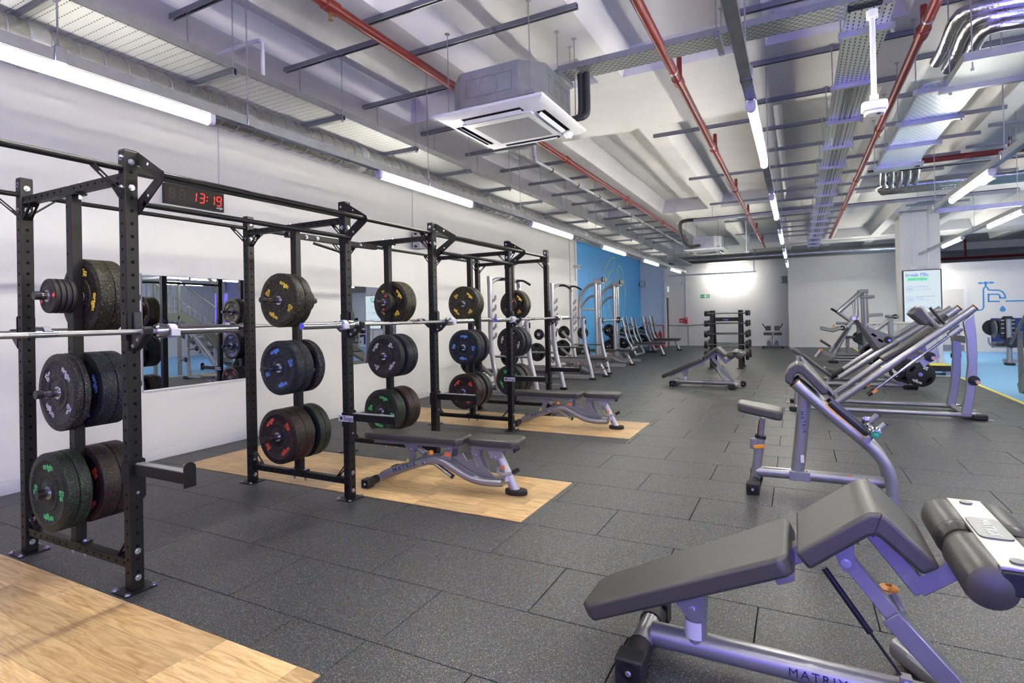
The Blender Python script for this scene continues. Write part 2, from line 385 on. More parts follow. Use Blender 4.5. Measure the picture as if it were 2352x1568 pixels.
part('door_frame', MB().box(-5.1, -5.03, 24.36, 24.42, 0, 2.2).box(-5.1, -5.03, 25.02, 25.09, 0, 2.2).box(-5.1, -5.03, 24.36, 25.09, 2.12, 2.2), 'skirt', d1)
wt = struct('wall_right', MB().box(3.9, 11.9, 22.45, 22.6, -0.013, 2.87), 'wall')
struct('baseboard_right', MB().box(4.85, 11.9, 22.43, 22.45, 0, 0.14), 'skirt')
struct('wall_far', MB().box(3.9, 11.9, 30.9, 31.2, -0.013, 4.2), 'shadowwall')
struct('wall_side', MB().box(11.9, 12.1, -7, 31.2, -0.013, 4.2), 'wall')
struct('wall_rear', MB().box(-6.4, 12.1, -7.2, -7, -0.013, 4.2), 'wall')
d2 = struct('door_2', MB().box(4.12, 4.745, 22.435, 22.45, 0.0, 2.01), 'cream')
part('kick_plate', MB().box(4.15, 4.72, 22.43, 22.436, 0.03, 0.22), 'galvdark', d2)
part('door_frame', MB().box(4.745, 4.82, 22.425, 22.45, 0, 2.06).box(4.05, 4.745, 22.425, 22.45, 2.01, 2.06), 'skirt', d2)
# mural of a water tap on the right wall
def rib2(pts, w, y, d=0.004):
    n = len(pts); P = [Vector(p) for p in pts]; vs = []
    for i in range(n):
        t = (P[min(i+1, n-1)]-P[max(i-1, 0)]).normalized(); nn = Vector((-t.y, t.x))*w/2
        for q in (P[i]+nn, P[i]-nn): vs += [(q.x, y, q.y), (q.x, y-d, q.y)]
    fs = []
    for i in range(n-1):
        a = i*4; b = a+4; fs += [(a+1, b+1, b+3, a+3), (a, b, b+1, a+1), (a+2, a+3, b+3, b+2)]
    return MB().add(vs, fs)
mu = MB()
def mu_add(pts, w=0.04):
    q = rib2(pts, w, 22.45); mu.add(q.v, q.f)
mu_add([(4.85, 1.325), (5.14, 1.322), (5.20, 1.34), (5.235, 1.41), (5.24, 1.95), (5.25, 2.01), (5.30, 2.06), (5.35, 2.02), (5.365, 1.955), (5.42, 1.945), (5.62, 1.935), (5.70, 1.89), (5.755, 1.80), (5.77, 1.72), (5.77, 1.69)])
mu_add([(5.79, 1.69), (5.62, 1.69)]); mu_add([(5.64, 1.67), (5.64, 1.76), (5.60, 1.81), (5.34, 1.815)])
mu_add([(5.36, 1.83), (5.36, 1.575)]); mu_add([(5.34, 1.592), (5.64, 1.586)]); mu_add([(5.77, 1.589), (6.9, 1.586)])
mu_add([(5.30, 2.17), (5.30, 2.05)], 0.05)
for cx in (5.175, 5.435): mu.prism([(cx+0.075*math.cos(a*PI/6), 2.178+0.03*math.sin(a*PI/6)) for a in range(12)], 'y', 22.446, 22.45)
mu.prism([(5.305+0.055*math.cos(a*PI/6), 2.18+0.045*math.sin(a*PI/6)) for a in range(12)], 'y', 22.446, 22.45)
mu.prism([(5.70, 1.45), (5.76, 1.37), (5.775, 1.31), (5.74, 1.27), (5.70, 1.26), (5.66, 1.27), (5.625, 1.31), (5.64, 1.37)], 'y', 22.446, 22.45)
part('water_tap_mural', mu, 'mural', wt)
part('navy_wall_panel', MB().box(5.40, 8.2, 22.44, 22.45, 0.0, 1.06), 'navy', wt)
# column with skirting and conduits
colm = struct('column', MB().box(2.36, 3.18, 17.1, 17.92, -0.013, 4.1), 'wall')
part('skirting', MB().box(2.34, 3.20, 17.08, 17.94, 0, 0.13), 'skirt', colm)
for x in (2.62, 2.94):
    part('surface_conduit', MB().cyl((x, 17.09, 2.47), (x, 17.09, 4.1), 0.011, 8), 'white', colm)
    part('socket_box', MB().box(x-0.07, x+0.07, 17.05, 17.1, 2.40, 2.49), 'white', colm, bevel=0.006)
# --- ceiling: slab, cross beams, ribs
ZS, ZR = 4.10, 3.80
ce = struct('ceiling', MB().box(-6.45, 12.1, -7.2, 31.2, ZS, 4.35), 'ceil')
BE = [(-2.6, -0.95), (5.43, 7.05), (13.3, 14.92), (21.2, 22.8), (29.0, 30.6)]
for a, b in BE: part('cross_beam', MB().box(-6.11, 11.9, a, b, ZR, ZS), 'ceil', ce)
for a, b in ((-0.95, 5.43), (7.05, 13.3), (14.92, 21.2), (22.8, 25.0)):
    part('edge_beam', MB().prism([(-6.11, ZR), (-4.17, ZR), (-4.12, ZR+0.02), (-4.10, ZS), (-6.11, ZS)], 'y', a, b), 'ceil', ce)
    for n in range(11):
        x = -3.05+1.3*n
        part('ceiling_rib', MB().prism([(x, ZR), (x+0.25, ZR), (x+0.33, ZS), (x-0.08, ZS)], 'y', a, b), 'ceil', ce)
# ================================================================== ceiling services
def rods(parent, pts, z0, z1, m='galv', r=0.0045):
    for x, y in pts: link('hanger_rod', rod_mesh(round(z1-z0, 3), m, r), parent, loc=(x, y, z0))
_rm = {}
def rod_mesh(h, m, r):
    if (h, m, r) not in _rm:
        b = MB().cyl((0, 0, 0), (0, 0, h), r, 6); b.cyl((0, 0, -0.022), (0, 0, -0.002), 0.011, 6); b.cyl((0, 0, h-0.006), (0, 0, h), 0.022, 8)
        _rm[(h, m, r)] = b.mesh('hanger_rod', K[m])
    return _rm[(h, m, r)]
def chan_mesh(L, w=0.041, h=0.041):
    """open strut channel along X, open side down"""
    t = 0.004
    return MB().prism([(-w/2, 0), (-w/2, h), (w/2, h), (w/2, 0), (w/2-0.009, 0), (w/2-0.009, 0.006), (w/2-t, 0.006), (w/2-t, h-t), (-w/2+t, h-t), (-w/2+t, 0.006), (-w/2+0.009, 0.006), (-w/2+0.009, 0)], 'x', 0, L)
_cm = {}
def ceiling_channel(x0, x1, y, rodx, label, grp, z0=3.2):
    L = round(x1-x0, 2)
    if L not in _cm: _cm[L] = chan_mesh(L).mesh('strut_channel', K['galvdark'])
    t = tag(link('strut_channel', _cm[L], loc=(x0, y, ZR-0.041)), label, 'channel', grp)
    return t
ORD = ['first', 'second', 'third', 'fourth', 'fifth', 'sixth', 'seventh', 'eighth', 'ninth', 'tenth', 'eleventh', 'twelfth', 'thirteenth', 'fourteenth', 'fifteenth', 'sixteenth', 'seventeenth', 'eighteenth']
for i in range(17):
    y = 1.53+1.056*i
    ceiling_channel(-4.20, -3.0, y, (), f'short grey strut channel above the left perforated tray, {ORD[i]} from the camera', 'ceiling channels above the left tray')
for i, y in enumerate((3.37, 3.965)):
    ceiling_channel(-3.02, -1.43, y, (), ('dark' if i == 0 else 'long')+' strut channel carrying the near air conditioner, '+('front' if i == 0 else 'rear')+' of the pair', 'air conditioner channels')
for i in range(16):
    y = 3.63+1.056*i
    ceiling_channel(-0.35, 0.95, y, (), f'strut channel right of the middle lamp row, {ORD[i]} from the camera', 'ceiling channels right of the middle lamp row')
for i, y in enumerate((7.38, 10.08, 12.68, 15.40, 18.15)):
    ceiling_channel(-1.64, -0.47, y, (), f'strut channel crossing the middle red pipe, {ORD[i]} from the camera', 'ceiling channels at the middle red pipe')
for i in range(8):
    y = 5.30+1.056*i
    ceiling_channel(0.98, 2.24, y, (), f'strut channel over the wide bright cable tray, {ORD[i]} from the camera', 'ceiling channels over the bright tray')
for i, y in enumerate((9.22, 10.3, 11.4, 12.4, 15.4, 16.4)):
    ceiling_channel(2.25, 3.4, y, (), f'strut channel right of the bright tray, {ORD[i]} from the camera', 'ceiling channels at far right')
# left perforated tray
t = thing('cable_tray', 'wide pale perforated cable tray along the left wall, on hanger rods', 'cable tray', (-3.755, 11, 3.235))
tm = MB().box(-0.235, 0.235, -11, 11, 0, 0.003); part('tray_bed', tm, 'traywhite', t)
part('tray_lip', MB().box(0.229, 0.238, -11, 11, 0, 0.055), 'galv', t); part('tray_lip', MB().box(-0.238, -0.229, -11, 11, 0, 0.055), 'galv', t)
_sup = chan_mesh(0.54).mesh('support_channel', K['galvdark']); _slot = MB().box(0.03, 0.52, -0.014, 0.014, -0.002, 0.0).mesh('slotted_face', K['traychan'])
for i in range(18):
    y = 1.53+1.056*i-11
    s_ = link('support_channel', _sup, t, loc=(-0.27, y, -0.042)); link('slotted_face', _slot, s_)
    rods(t, [(0.255, y), (-0.255, y)], -0.04, ZR-3.235-0.02)
# spiral duct beside the tray
t = thing('spiral_duct', 'round spiral-seamed metal air duct under the left perforated tray', 'duct', (-3.85, 0, 3.04))
part('duct_pipe', MB().lathe([(0.130, -1.0), (0.130, 1.5), (0.118, 1.62), (0.118, 18.6)], (0, 0, 0), 'y', 32, close=False), 'duct', t)
sm_ = MB(); y = -0.9
while y < 18.5:
    r = 0.130 if y < 1.5 else 0.118
    sm_.lathe([(r-0.002, y-0.007), (r+0.004, y-0.004), (r+0.004, y+0.004), (r-0.002, y+0.007)], (0, 0, 0), 'y', 24); y += 0.135 if y > 1.6 else 0.21
tag(part('seam_ridges', sm_, 'galvdark', t), kind='stuff')
part('joint_collar', MB().lathe([(0.12, 1.50), (0.138, 1.52), (0.138, 1.60), (0.12, 1.62)], (0, 0, 0), 'y', 24), 'galv', t)
for y in (4.2, 7.4, 10.6, 13.8): part('joint_collar', MB().lathe([(0.118, y-0.05), (0.126, y-0.045), (0.126, y+0.045), (0.118, y+0.05)], (0, 0, 0), 'y', 24), 'galv', t)
# lamp rows: trunking rail with LED tubes
def trunking(name, label, x, y0, y1, z, rod_y):
    t = thing(name, label, 'lamp rail', (x, 0, z))
    b = MB().box(-0.024, 0.024, y0, y1, 0.004, 0.062).box(-0.029, -0.024, y0, y1, 0.0, 0.012).box(0.024, 0.029, y0, y1, 0.0, 0.012)
    part('rail', b, 'galv', t)
    for y in rod_y:
        part('rail_clamp', MB().box(-0.034, 0.034, y-0.025, y+0.025, 0.0, 0.075), 'galv', t, bevel=0.003)
        rods(t, [(0, y)], 0.075, ZS-z)
    return t
_tube = MB().prism([(0.022*math.cos(a), -0.035+0.022*math.sin(a)) for a in [2*PI*i/10 for i in range(10)]], 'y', 0.03, 1.50).mesh('diffuser', K['tube'])
_hous = MB().box(-0.016, 0.016, 0.0, 1.53, -0.013, 0.008).mesh('housing', K['white'])
_cap = MB().prism([(0.028*math.cos(a), -0.032+0.028*math.sin(a)) for a in [PI+PI*i/8 for i in range(9)]]+[(0.028, 0.006), (-0.028, 0.006)], 'y', 0, 0.032).mesh('end_cap', K['offwhite'])
_btn = MB().lathe([(0.009, -0.003), (0.014, -0.003), (0.014, 0.0), (0.009, 0.0)], (0, 0, -0.030), 'y', 16).mesh('cap_ring', K['white'])
def lamp(label, x, y, z, grp, rz=0):
    t = thing('tube_lamp', label, 'lamp', (x, y, z), rz, grp)
    link('diffuser', _tube, t); link('housing', _hous, t)
    c = link('end_cap', _cap, t); link('cap_ring', _btn, c); link('end_cap', _cap, t, loc=(0, 1.498, 0)); return t
ZL = 2.698
trunking('lamp_rail', 'long grey lamp rail under the spiral duct on the left', -3.14, -6, 18.2, ZL+0.008, [1.38, 2.42, 4.4, 6.4, 9.4, 12.4, 15.4, 17.8])
trunking('lamp_rail', 'straight dark lamp rail running down the middle of the ceiling', -0.222, -6, 17.3, ZL+0.008, [3.3, 5.9, 8.6, 11.6, 14.6, 17])
trunking('lamp_rail', 'grey lamp rail at the right, ending over the yellow floor line', 1.615, -6, 9.3, ZL+0.008, [3.0, 6.2, 8.9])
trunking('lamp_rail', 'far right lamp rail running back past the white column', 2.66, 9.2, 16.5, ZL+0.008, [9.4, 11.8, 15.4])
for i in range(-2, 6):
    y = 0.645+3.025*i
    lamp(f'lit white LED tube on the left lamp rail, {ORD[i] if i>=0 else "behind the camera"} from the camera' if i >= 0 else 'lit white LED tube on the left lamp rail, behind the camera, '+ORD[-i-1], -3.14, y, ZL, 'left row of tube lamps')
for i in range(-2, 5):
    y = 0.59+3.02*(i+1) if i >= 0 else 0.59+3.02*(i+1)
    lamp(f'lit white LED tube on the middle lamp rail, {ORD[i]} from the camera' if i >= 0 else 'lit white LED tube on the middle lamp rail, behind the camera, '+ORD[-i-1], -0.222, y, ZL, 'middle row of tube lamps')
for i in range(-2, 3):
    y = 0.50+3.02*i
    lamp('lit LED tube on the right lamp rail, above the foil-wrapped pipes' if i == 2 else f'lit LED tube on the right lamp rail, overhead and out of view, {ORD[i+2]}', 1.615, y, ZL, 'right row of tube lamps')
for i, y in enumerate((9.50, 12.55)):
    lamp('lit LED tube at the far right beside the column, '+('nearer' if i == 0 else 'farther')+' one', 2.66, y, ZL, 'far right tube lamps')
for i, (x, y) in enumerate(((4.9, 1.0), (4.9, 4.2), (4.9, 7.4), (5.6, 10.6), (5.6, 13.8), (5.6, 17.5), (8.4, 2.6), (8.4, 7.4), (8.4, 12.2), (8.4, 17), (4.9, -3), (8.4, -3))):
    lamp(f'added LED tube over the blue floor, out of view at right, {ORD[i]}', x, y, ZL+0.25, 'added tube lamps over the blue floor')  # unseen tubes, added only to raise the light level
trunking('lamp_rail', 'added lamp rail hidden behind the white column', 3.0, 18.1, 22.4, ZL+0.008, [18.4, 22.1]); lamp('added unseen LED tube behind the white column, nearer one', 3.0, 18.6, ZL, 'far right tube lamps'); lamp('added unseen LED tube behind the white column, farther one', 3.0, 20.8, ZL, 'far right tube lamps'); trunking('lamp_rail', 'second added lamp rail, unseen behind the white column', 3.38, 18.5, 23.0, ZL+0.008, [18.8, 22.7]); lamp('added LED tube hidden behind the right side of the column, nearer one', 3.38, 19.0, ZL, 'far right tube lamps'); lamp('added LED tube hidden behind the right side of the column, farther one', 3.38, 21.0, ZL, 'far right tube lamps')  # unseen rails and tubes added to brighten the back wall
t = thing('lamp_rail', 'grey cross rail joining the right lamp rail over the blue floor', 'lamp rail', (1.62, 9.22, ZL+0.008)); part('rail', MB().box(0.05, 3.2, -0.03, 0.03, 0.0, 0.055), 'galv', t); rods(t, [(0.9, 0), (2.3, 0)], 0.055, ZS-ZL)
t = thing('sprinkler_pipe', 'red pipe in the dark void above the tap mural wall', 'pipe', (4.6, 27.5, 3.35)); part('pipe', MB().cyl((0, 0, 0), (6, 0, 0), 0.05, 10), 'red', t); part('pipe_branch', MB().cyl((1.3, 0, 0), (1.3, 0, 0.74), 0.04, 10), 'red', t)
# cross lamp at the back wall
t = thing('lamp_rail', 'cross lamp rail hanging in front of the white back wall', 'lamp rail', (-3.3, 24.45, 3.02))
part('rail', MB().box(-1.65, 1.85, -0.03, 0.03, 0.0, 0.05), 'galv', t); part('drop_arm', MB().box(1.74, 1.80, -0.03, 0.03, 0.05, 0.68), 'galv', t)
rods(t, [(-0.1, 0), (1.4, 0)], 0.05, ZR-3.02)
lamp('lit white LED tube in front of the back wall, mounted crosswise', -1.78, 24.45, 3.0, None, PI/2)
# red sprinkler pipes
def sprinkler(label, x, y0, y1, z, r, drops, heads):
    t = thing('sprinkler_pipe', label, 'pipe', (x, 0, z))
    part('pipe', MB().cyl((0, y0, 0), (0, y1, 0), r, 14), 'red', t)
    for y in drops:
        part('pipe_branch', MB().cyl((0.012, y, 0), (0.012, y, 0.20), r*0.62, 10), 'red', t)
        part('pipe_coupling', MB().lathe([(r, -0.07), (r*1.3, -0.065), (r*1.3, 0.065), (r, 0.07)], (0, y, 0), 'y', 14), 'red', t)
        part('pipe_band', MB().lathe([(r, -0.012), (r*1.12, -0.012), (r*1.12, 0.012), (r, 0.012)], (0, y-0.22, 0), 'y', 14), 'galv', t)
    for y in heads:
        h = part('sprinkler_head', MB().cyl((0, y, -r-0.03), (0, y, -r), 0.012, 8).cyl((0, y, -r-0.055), (0, y, -r-0.03), 0.005, 6).cyl((0, y, -r-0.06), (0, y, -r-0.055), 0.018, 10), 'brass', t)
        part('pipe_coupling', MB().lathe([(r, -0.06), (r*1.28, -0.055), (r*1.28, 0.055), (r, 0.06)], (0, y, 0), 'y', 14), 'red', t)
    return t
sprinkler('dark red sprinkler pipe nearest the left wall, running behind the near air conditioner', -2.70, -2, 15.5, 3.52, 0.036, [], [2.72, 6.95, 9.9, 12.9])
sprinkler('red sprinkler pipe passing above the slotted cable tray, left of the middle lamps', -0.895, -2, 19.6, 3.50, 0.036, [5.05, 7.45, 10.15, 12.75, 15.5, 18.2], [])
sprinkler('red sprinkler pipe right of the slotted tray, behind the white sensor pole', 0.875, -2, 18.3, 3.50, 0.036, [5.1], [7.6, 10.4, 13.2])
t = thing('sprinkler_main', 'thick red sprinkler main near the foil-wrapped pipes at top right', 'pipe', (1.33, 0, 3.7))
part('pipe', MB().cyl((0, 2.5, 0), (0, 5.85, 0), 0.062, 16), 'red', t)
part('pipe_flange', MB().lathe([(0.06, 5.6), (0.085, 5.6), (0.085, 5.68), (0.06, 5.68)], (0, 0, 0), 'y', 16), 'red', t)
part('pipe_band', MB().lathe([(0.062, 5.0), (0.068, 5.0), (0.068, 5.03), (0.062, 5.03)], (0, 0, 0), 'y', 16), 'galv', t)
t = thing('sprinkler_branch', 'red sprinkler pipe crossing behind the bright tray at right', 'pipe', (1.7, 10.5, 3.7))
part('pipe', MB().cyl((0, 0, 0), (3.6, 0, 0), 0.045, 12), 'red', t); part('sprinkler_head', MB().cyl((1.1, 0, 0.04), (1.1, 0, 0.2), 0.03, 8, 0.02), 'red', t)
# white drain pipe along the left
t = thing('waste_pipe', 'white plastic waste pipe hung between the left red pipe and the tray', 'pipe', (-3.2, 0, 3.6))
part('pipe', MB().tube([(0.02, 6.95, 0.19), (0.02, 6.95, 0.06), (0.0, 7.03, 0.0), (0, 7.2, -0.0), (0, 18, 0)], 0.026, 10), 'white', t)
for y in (7.6, 8.7, 9.8, 10.9, 12, 13.1, 14.2, 15.4, 16.6): part('pipe_clip', MB().lathe([(0.026, -0.012), (0.032, -0.012), (0.032, 0.012), (0.026, 0.012)], (0, y, 0), 'y', 12), 'rubber', t)
t = thing('vent_pipe', 'white bent conduit rising from the left tray to the ceiling beam', 'pipe', (-3.745, 3.03, 3.245))
part('pipe', MB().tube(smooth_path([(0, 0, 0), (0, 0, 0.38), (-0.02, 0.0, 0.43), (-0.10, 0.0, 0.455), (-0.68, 0.0, 0.455)], 3), 0.016, 10), 'white', t)
# slotted tray crossing the room
t = thing('cable_tray', 'slotted steel cable tray crossing the ceiling behind the near air conditioner', 'cable tray', (-1.75, 4.43, 3.48))
part('tray_bed', MB().box(0, 2.3, -0.11, 0.11, 0, 0.003), 'trayslot', t)
part('tray_lip', MB().box(0, 2.3, -0.114, -0.108, 0, 0.05), 'galv', t); part('tray_lip', MB().box(0, 2.3, 0.108, 0.114, 0, 0.05), 'galv', t)
for x in (0.02, 1.27):
    part('support_channel', MB().beam((x, -0.17, -0.02), (x, 0.17, -0.02), 0.041, 0.04), 'galvdark', t)
    rods(t, [(x, -0.15), (x, 0.15)], -0.03, ZR-3.48)
t = thing('cable_tray', 'long slotted cable tray running back beside the white sensor pole', 'cable tray', (0.475, 4.55, 3.43))
part('tray_bed', MB().box(-0.135, 0.135, -0.2, 16, 0, 0.003), 'trayslot2', t)
part('tray_lip', MB().box(-0.139, -0.133, -0.2, 16, 0, 0.05), 'galv', t); part('tray_lip', MB().box(0.133, 0.139, -0.2, 16, 0, 0.05), 'galv', t)
for i in range(15):
    y = 0.1+1.05*i
    part('support_channel', MB().box(-0.17, 0.17, y-0.02, y+0.02, -0.042, -0.001), 'galv', t); rods(t, [(-0.155, y), (0.155, y)], -0.042, ZR-3.43)
for x in (-0.04, 0.0, 0.05): part('cable', MB().cyl((x, 1.2, -0.008), (x, 15.8, -0.008), 0.006, 6), 'insul', t)
t = thing('cable_tray', 'wide bright perforated cable tray at right, below the foil-wrapped pipes', 'cable tray', (1.14, 5.45, 3.22))
part('tray_bed', MB().box(-0.21, 0.21, 0, 3.2, 0, 0.003), 'trayblue', t); part('tray_lip', MB().box(-0.213, -0.207, 0, 3.2, 0, 0.04), 'galv', t); part('tray_lip', MB().box(0.207, 0.213, 0, 3.2, 0, 0.04), 'galv', t)
for y in (0.1, 1.0, 1.88, 2.82):
    part('support_channel', MB().box(-0.26, 0.26, y-0.02, y+0.02, -0.042, -0.001), 'galv', t); rods(t, [(-0.24, y), (0.24, y)], -0.042, ZR-3.22)
t = thing('pipe_cover', 'plain sheet-metal cover tray with foil-wrapped pipes above it', 'duct', (1.04, 4.75, 3.10))
part('sheet_bed', MB().box(0, 2.4, 0.0, 0.52, 0, 0.004), 'sheet', t); part('sheet_lip', MB().box(0, 2.4, -0.004, 0.0, 0, 0.06), 'galv', t); part('sheet_lip', MB().box(-0.004, 0.0, 0.0, 0.52, 0, 0.06), 'galv', t)
part('support_channel', MB().beam((-0.05, 0.49, -0.02), (2.4, 0.49, -0.02), 0.041, 0.04), 'galvdark', t); rods(t, [(0.02, 0.49), (0.05, 0.03), (0.9, 0.03)], -0.04, ZR-3.1)
t = thing('foil_pipes', 'three foil-wrapped pipes bending through the ceiling at top right', 'pipe', (1.05, 5.0, 3.3))
for k, (dx, dz) in enumerate(((0, 0.12), (0.07, 0.05), (0.13, -0.02))):
    part('foil_pipe', MB().tube(smooth_path([(dx-0.02, 0.50, dz-0.02), (dx-0.01, 0.25, dz), (dx, -0.05, dz+0.06), (dx+0.10, -0.13, dz+0.07), (dx+0.6, -0.14+0.05*k, dz+0.07), (dx+2, -0.14+0.06*k, dz+0.07)], 3), 0.045, 12), 'foil', t)
t = thing('pipe_bundle', 'bundle of shiny lagged pipes crossing in front of the white column', 'pipe', (1.2, 10.1, 3.28))
for k in range(5):
    part('lagged_pipe', MB().tube(smooth_path([(0.10*k-0.05, -0.55, 0.42), (0.10*k-0.05, -0.45, 0.10), (0.1*k, -0.2+0.11*k, 0.0), (0.3, 0.11*k, 0), (4.2, 0.11*k, 0.0)], 3), 0.045, 12), 'foil', t)
part('pipe_label', MB().lathe([(0.046, 1.65), (0.05, 1.65), (0.05, 1.80), (0.046, 1.80)], (0, 0, 0), 'x', 12), 'scrblue', t)
t = thing('cable_ladder', 'black cable ladder crossing the ceiling in front of the white column', 'cable tray', (0.95, 9.55, 3.40))
part('ladder_bed', MB().box(0, 4.2, -0.05, 0.05, 0, 0.012), 'galv', t); part('cable', MB().tube([(0.0, 0, 0.03), (0.3, 0, 0.04), (0.42, 0.0, 0.0), (4.2, 0, 0.03)], 0.018, 6), 'insul', t); rods(t, [(0.3, 0), (1.6, 0), (2.9, 0)], 0, ZR-3.4)
for i, (y, x0, x1, z) in enumerate(((13.1, -2.05, 3.6, 3.5), (24.2, -5.1, 2.4, 3.66))):
    t = thing('cable_ladder', ['thin cable ladder crossing above the far air conditioner', 'grey cable tray along the top of the back wall'][i], 'cable tray', (x0, y, z))
    part('ladder_bed', MB().box(0, x1-x0, -0.06, 0.06, 0, 0.05), 'galv', t); part('cable', MB().cyl((0, 0, 0.06), (x1-x0, 0, 0.06), 0.015, 6), 'insul', t)
    rods(t, [(x*1.25+0.4, 0) for x in range(int((x1-x0)/1.25))], 0.05, ZR-z)
t = thing('air_duct', 'long round duct under the ceiling in front of the back wall', 'duct', (-4.9, 23.6, 3.82-0.24))
part('duct_pipe', MB().cyl((0, 0, 0), (8.8, 0, 0), 0.16, 16), 'duct', t); rods(t, [(0.6+1.5*k, 0) for k in range(6)], 0.16, ZS-3.58)
t = thing('heating_pipe', 'white pipe along the top of the back wall by the column', 'pipe', (-0.2, 20.4, 3.62)); part('pipe', MB().cyl((0, 0, 0), (3.2, 0, 0), 0.03, 10), 'white', t)
# white sensor on its pole
t = thing('sensor_pole', 'white ceiling sensor on a long white drop pole', 'sensor', (0.485, 4.40, 2.745))
part('pole', MB().cyl((0, 0, 0.09), (0, 0, 3.43-2.745), 0.017, 12), 'white', t); part('ceiling_cup', MB().cyl((0, 0, 3.43-2.745-0.05), (0, 0, 3.43-2.745), 0.035, 14), 'white', t)
part('sensor_neck', MB().cyl((0, 0, 0.07), (0, 0, 0.12), 0.026, 14), 'white', t)
part('sensor_body', MB().prism(rounded(-0.075, 0.075, -0.06, 0.06, 0.04), 'z', 0.015, 0.075), 'white', t, bevel=0.012, seg=3)
part('sensor_base', MB().prism(rounded(-0.06, 0.06, -0.048, 0.048, 0.035), 'z', -0.01, 0.015), 'offwhite', t, bevel=0.008); part('lens', MB().cyl((0.02, -0.03, -0.016), (0.02, -0.03, -0.009), 0.012, 10), 'plastic', t)
t = thing('sensor_pole', 'thin white drop pole with sensor in front of the far wall', 'sensor', (-1.15, 15.6, 2.98)); part('pole', MB().cyl((0, 0, 0.03), (0, 0, ZS-2.98), 0.016, 8), 'white', t); part('sensor_body', MB().cyl((0, 0, -0.02), (0, 0, 0.03), 0.06, 14), 'white', t)
# ceiling cassette air conditioners
def cassette(label, x, y, z):
    t = thing('air_conditioner', label, 'air conditioner', (x, y, z), 0, 'ceiling cassettes'); h = 0.475; q = 0.415; c = 0.16
    bd = part('metal_casing', MB().prism([(-q, -q+c), (-q+c, -q), (q-c, -q), (q, -q+c), (q, q-c), (q-c, q), (-q+c, q), (-q, q-c)], 'z', 0.05, 0.36), 'galv', t)
    for sx in (-1, 1):   # knock-out outlines on the casing faces
        o = MB()
        for k in range(20):
            a0, a1 = 2*PI*k/20, 2*PI*(k+0.7)/20
            o.beam((0.08*math.cos(a0), -q-0.001, 0.22+0.08*math.sin(a0)), (0.08*math.cos(a1), -q-0.001, 0.22+0.08*math.sin(a1)), 0.003, 0.003)
        for x0, x1, z0, z1 in ((-0.2, 0.2, 0.15, 0.15), (-0.2, 0.2, 0.29, 0.29), (-0.2, -0.2, 0.15, 0.29), (0.2, 0.2, 0.15, 0.29)): o.beam((x0, -q-0.001, z0), (x1, -q-0.001, z1), 0.003, 0.003)
        k_ = part('knock_out_outline', o, 'galvdark', bd)
        if sx > 0: k_.rotation_euler = (0, 0, PI/2)
    part('casing_rib', MB().box(-q+c, q-c, -q-0.006, -q, 0.085, 0.095), 'galv', bd)
    pan = MB()
    for r0, r1, z0, z1 in ((0.475, 0.455, 0.045, 0.0),):
        pan.box(-h, h, -h, h, 0.030, 0.05)
        pan.add([(-h, -h, 0.03), (h, -h, 0.03), (h, h, 0.03), (-h, h, 0.03), (-h+0.05, -h+0.05, 0), (h-0.05, -h+0.05, 0), (h-0.05, h-0.05, 0), (-h+0.05, h-0.05, 0)], [(0, 1, 5, 4), (1, 2, 6, 5), (2, 3, 7, 6), (3, 0, 4, 7), (4, 5, 6, 7)])
    part('fascia_panel', pan, 'white', t)
    for k in range(4):
        a = k*PI/2; R = Matrix.Rotation(a, 3, 'Z')
        s = MB().box(-0.26, 0.26, -0.405, -0.335, -0.003, 0.0); s.v = [tuple(R @ Vector(p)) for p in s.v]; o = part('air_slot', s, 'hole', t)
        s = MB().beam((-0.25, -0.355, -0.012), (0.25, -0.355, -0.012), 0.035, 0.004, up=(0, 0.6, 0.8)); s.v = [tuple(R @ Vector(p)) for p in s.v]; part('louvre', s, 'white', o)
    part('intake_frame', MB().box(-0.31, 0.31, -0.31, 0.31, -0.016, 0.0), 'white', t, bevel=0.005)
    part('intake_grille', MB().box(-0.245, 0.245, -0.22, 0.25, -0.019, -0.016), 'grille', t)
    part('corner_sensor', MB().lathe([(0.001, -0.05), (0.02, -0.05), (0.04, -0.02), (0.04, 0.0), (0.001, 0.0)], (0.36, 0.34, 0), 'z', 16), 'white', t)
    for px, py in ((-q-0.03, -0.30), (q-0.06, -q-0.0), (q+0.03, 0.30), (-0.3, q+0.03)):
        part('hanger_bracket', MB().box(px-0.04, px+0.04, py-0.02, py+0.02, 0.075, 0.11), 'galv', t); rods(t, [(px, py)], 0.09, ZR-z)
    return t
ac = cassette('silver ceiling air conditioner with white fascia above the near racks', -2.09, 4.16, 3.02)
ac2 = cassette('far ceiling air conditioner with black cables on its casing', -2.1, 15.3, 3.02)
t = thing('refrigerant_pipes', 'pair of thick black insulated pipes dropping to the near air conditioner', 'pipe', (-1.56, 4.45, 3.05))
for dx in (0, 0.055): part('insulated_pipe', MB().tube(smooth_path([(dx+0.05, 0.0, 0.46), (dx, 0.0, 0.50), (dx-0.03, 0, 0.47), (dx-0.03, 0, 0.38), (dx-0.03, 0, 0.12), (dx-0.05, -0.02, 0.06), (dx-0.11, -0.03, 0.05)], 3), 0.026, 10), 'insul', t)
t = thing('refrigerant_pipes', 'black insulated pipes dropping to the far air conditioner', 'pipe', (-2.35, 13.9, 3.05)); part('insulated_pipe', MB().tube(smooth_path([(0.35, -0.75, 0.5), (0.05, -0.7, 0.5), (-0.06, -0.5, 0.4), (-0.06, 0, 0.12), (0, 0.5, 0.05), (0.15, 0.9, 0.1)], 3), 0.04, 10), 'insul', t)
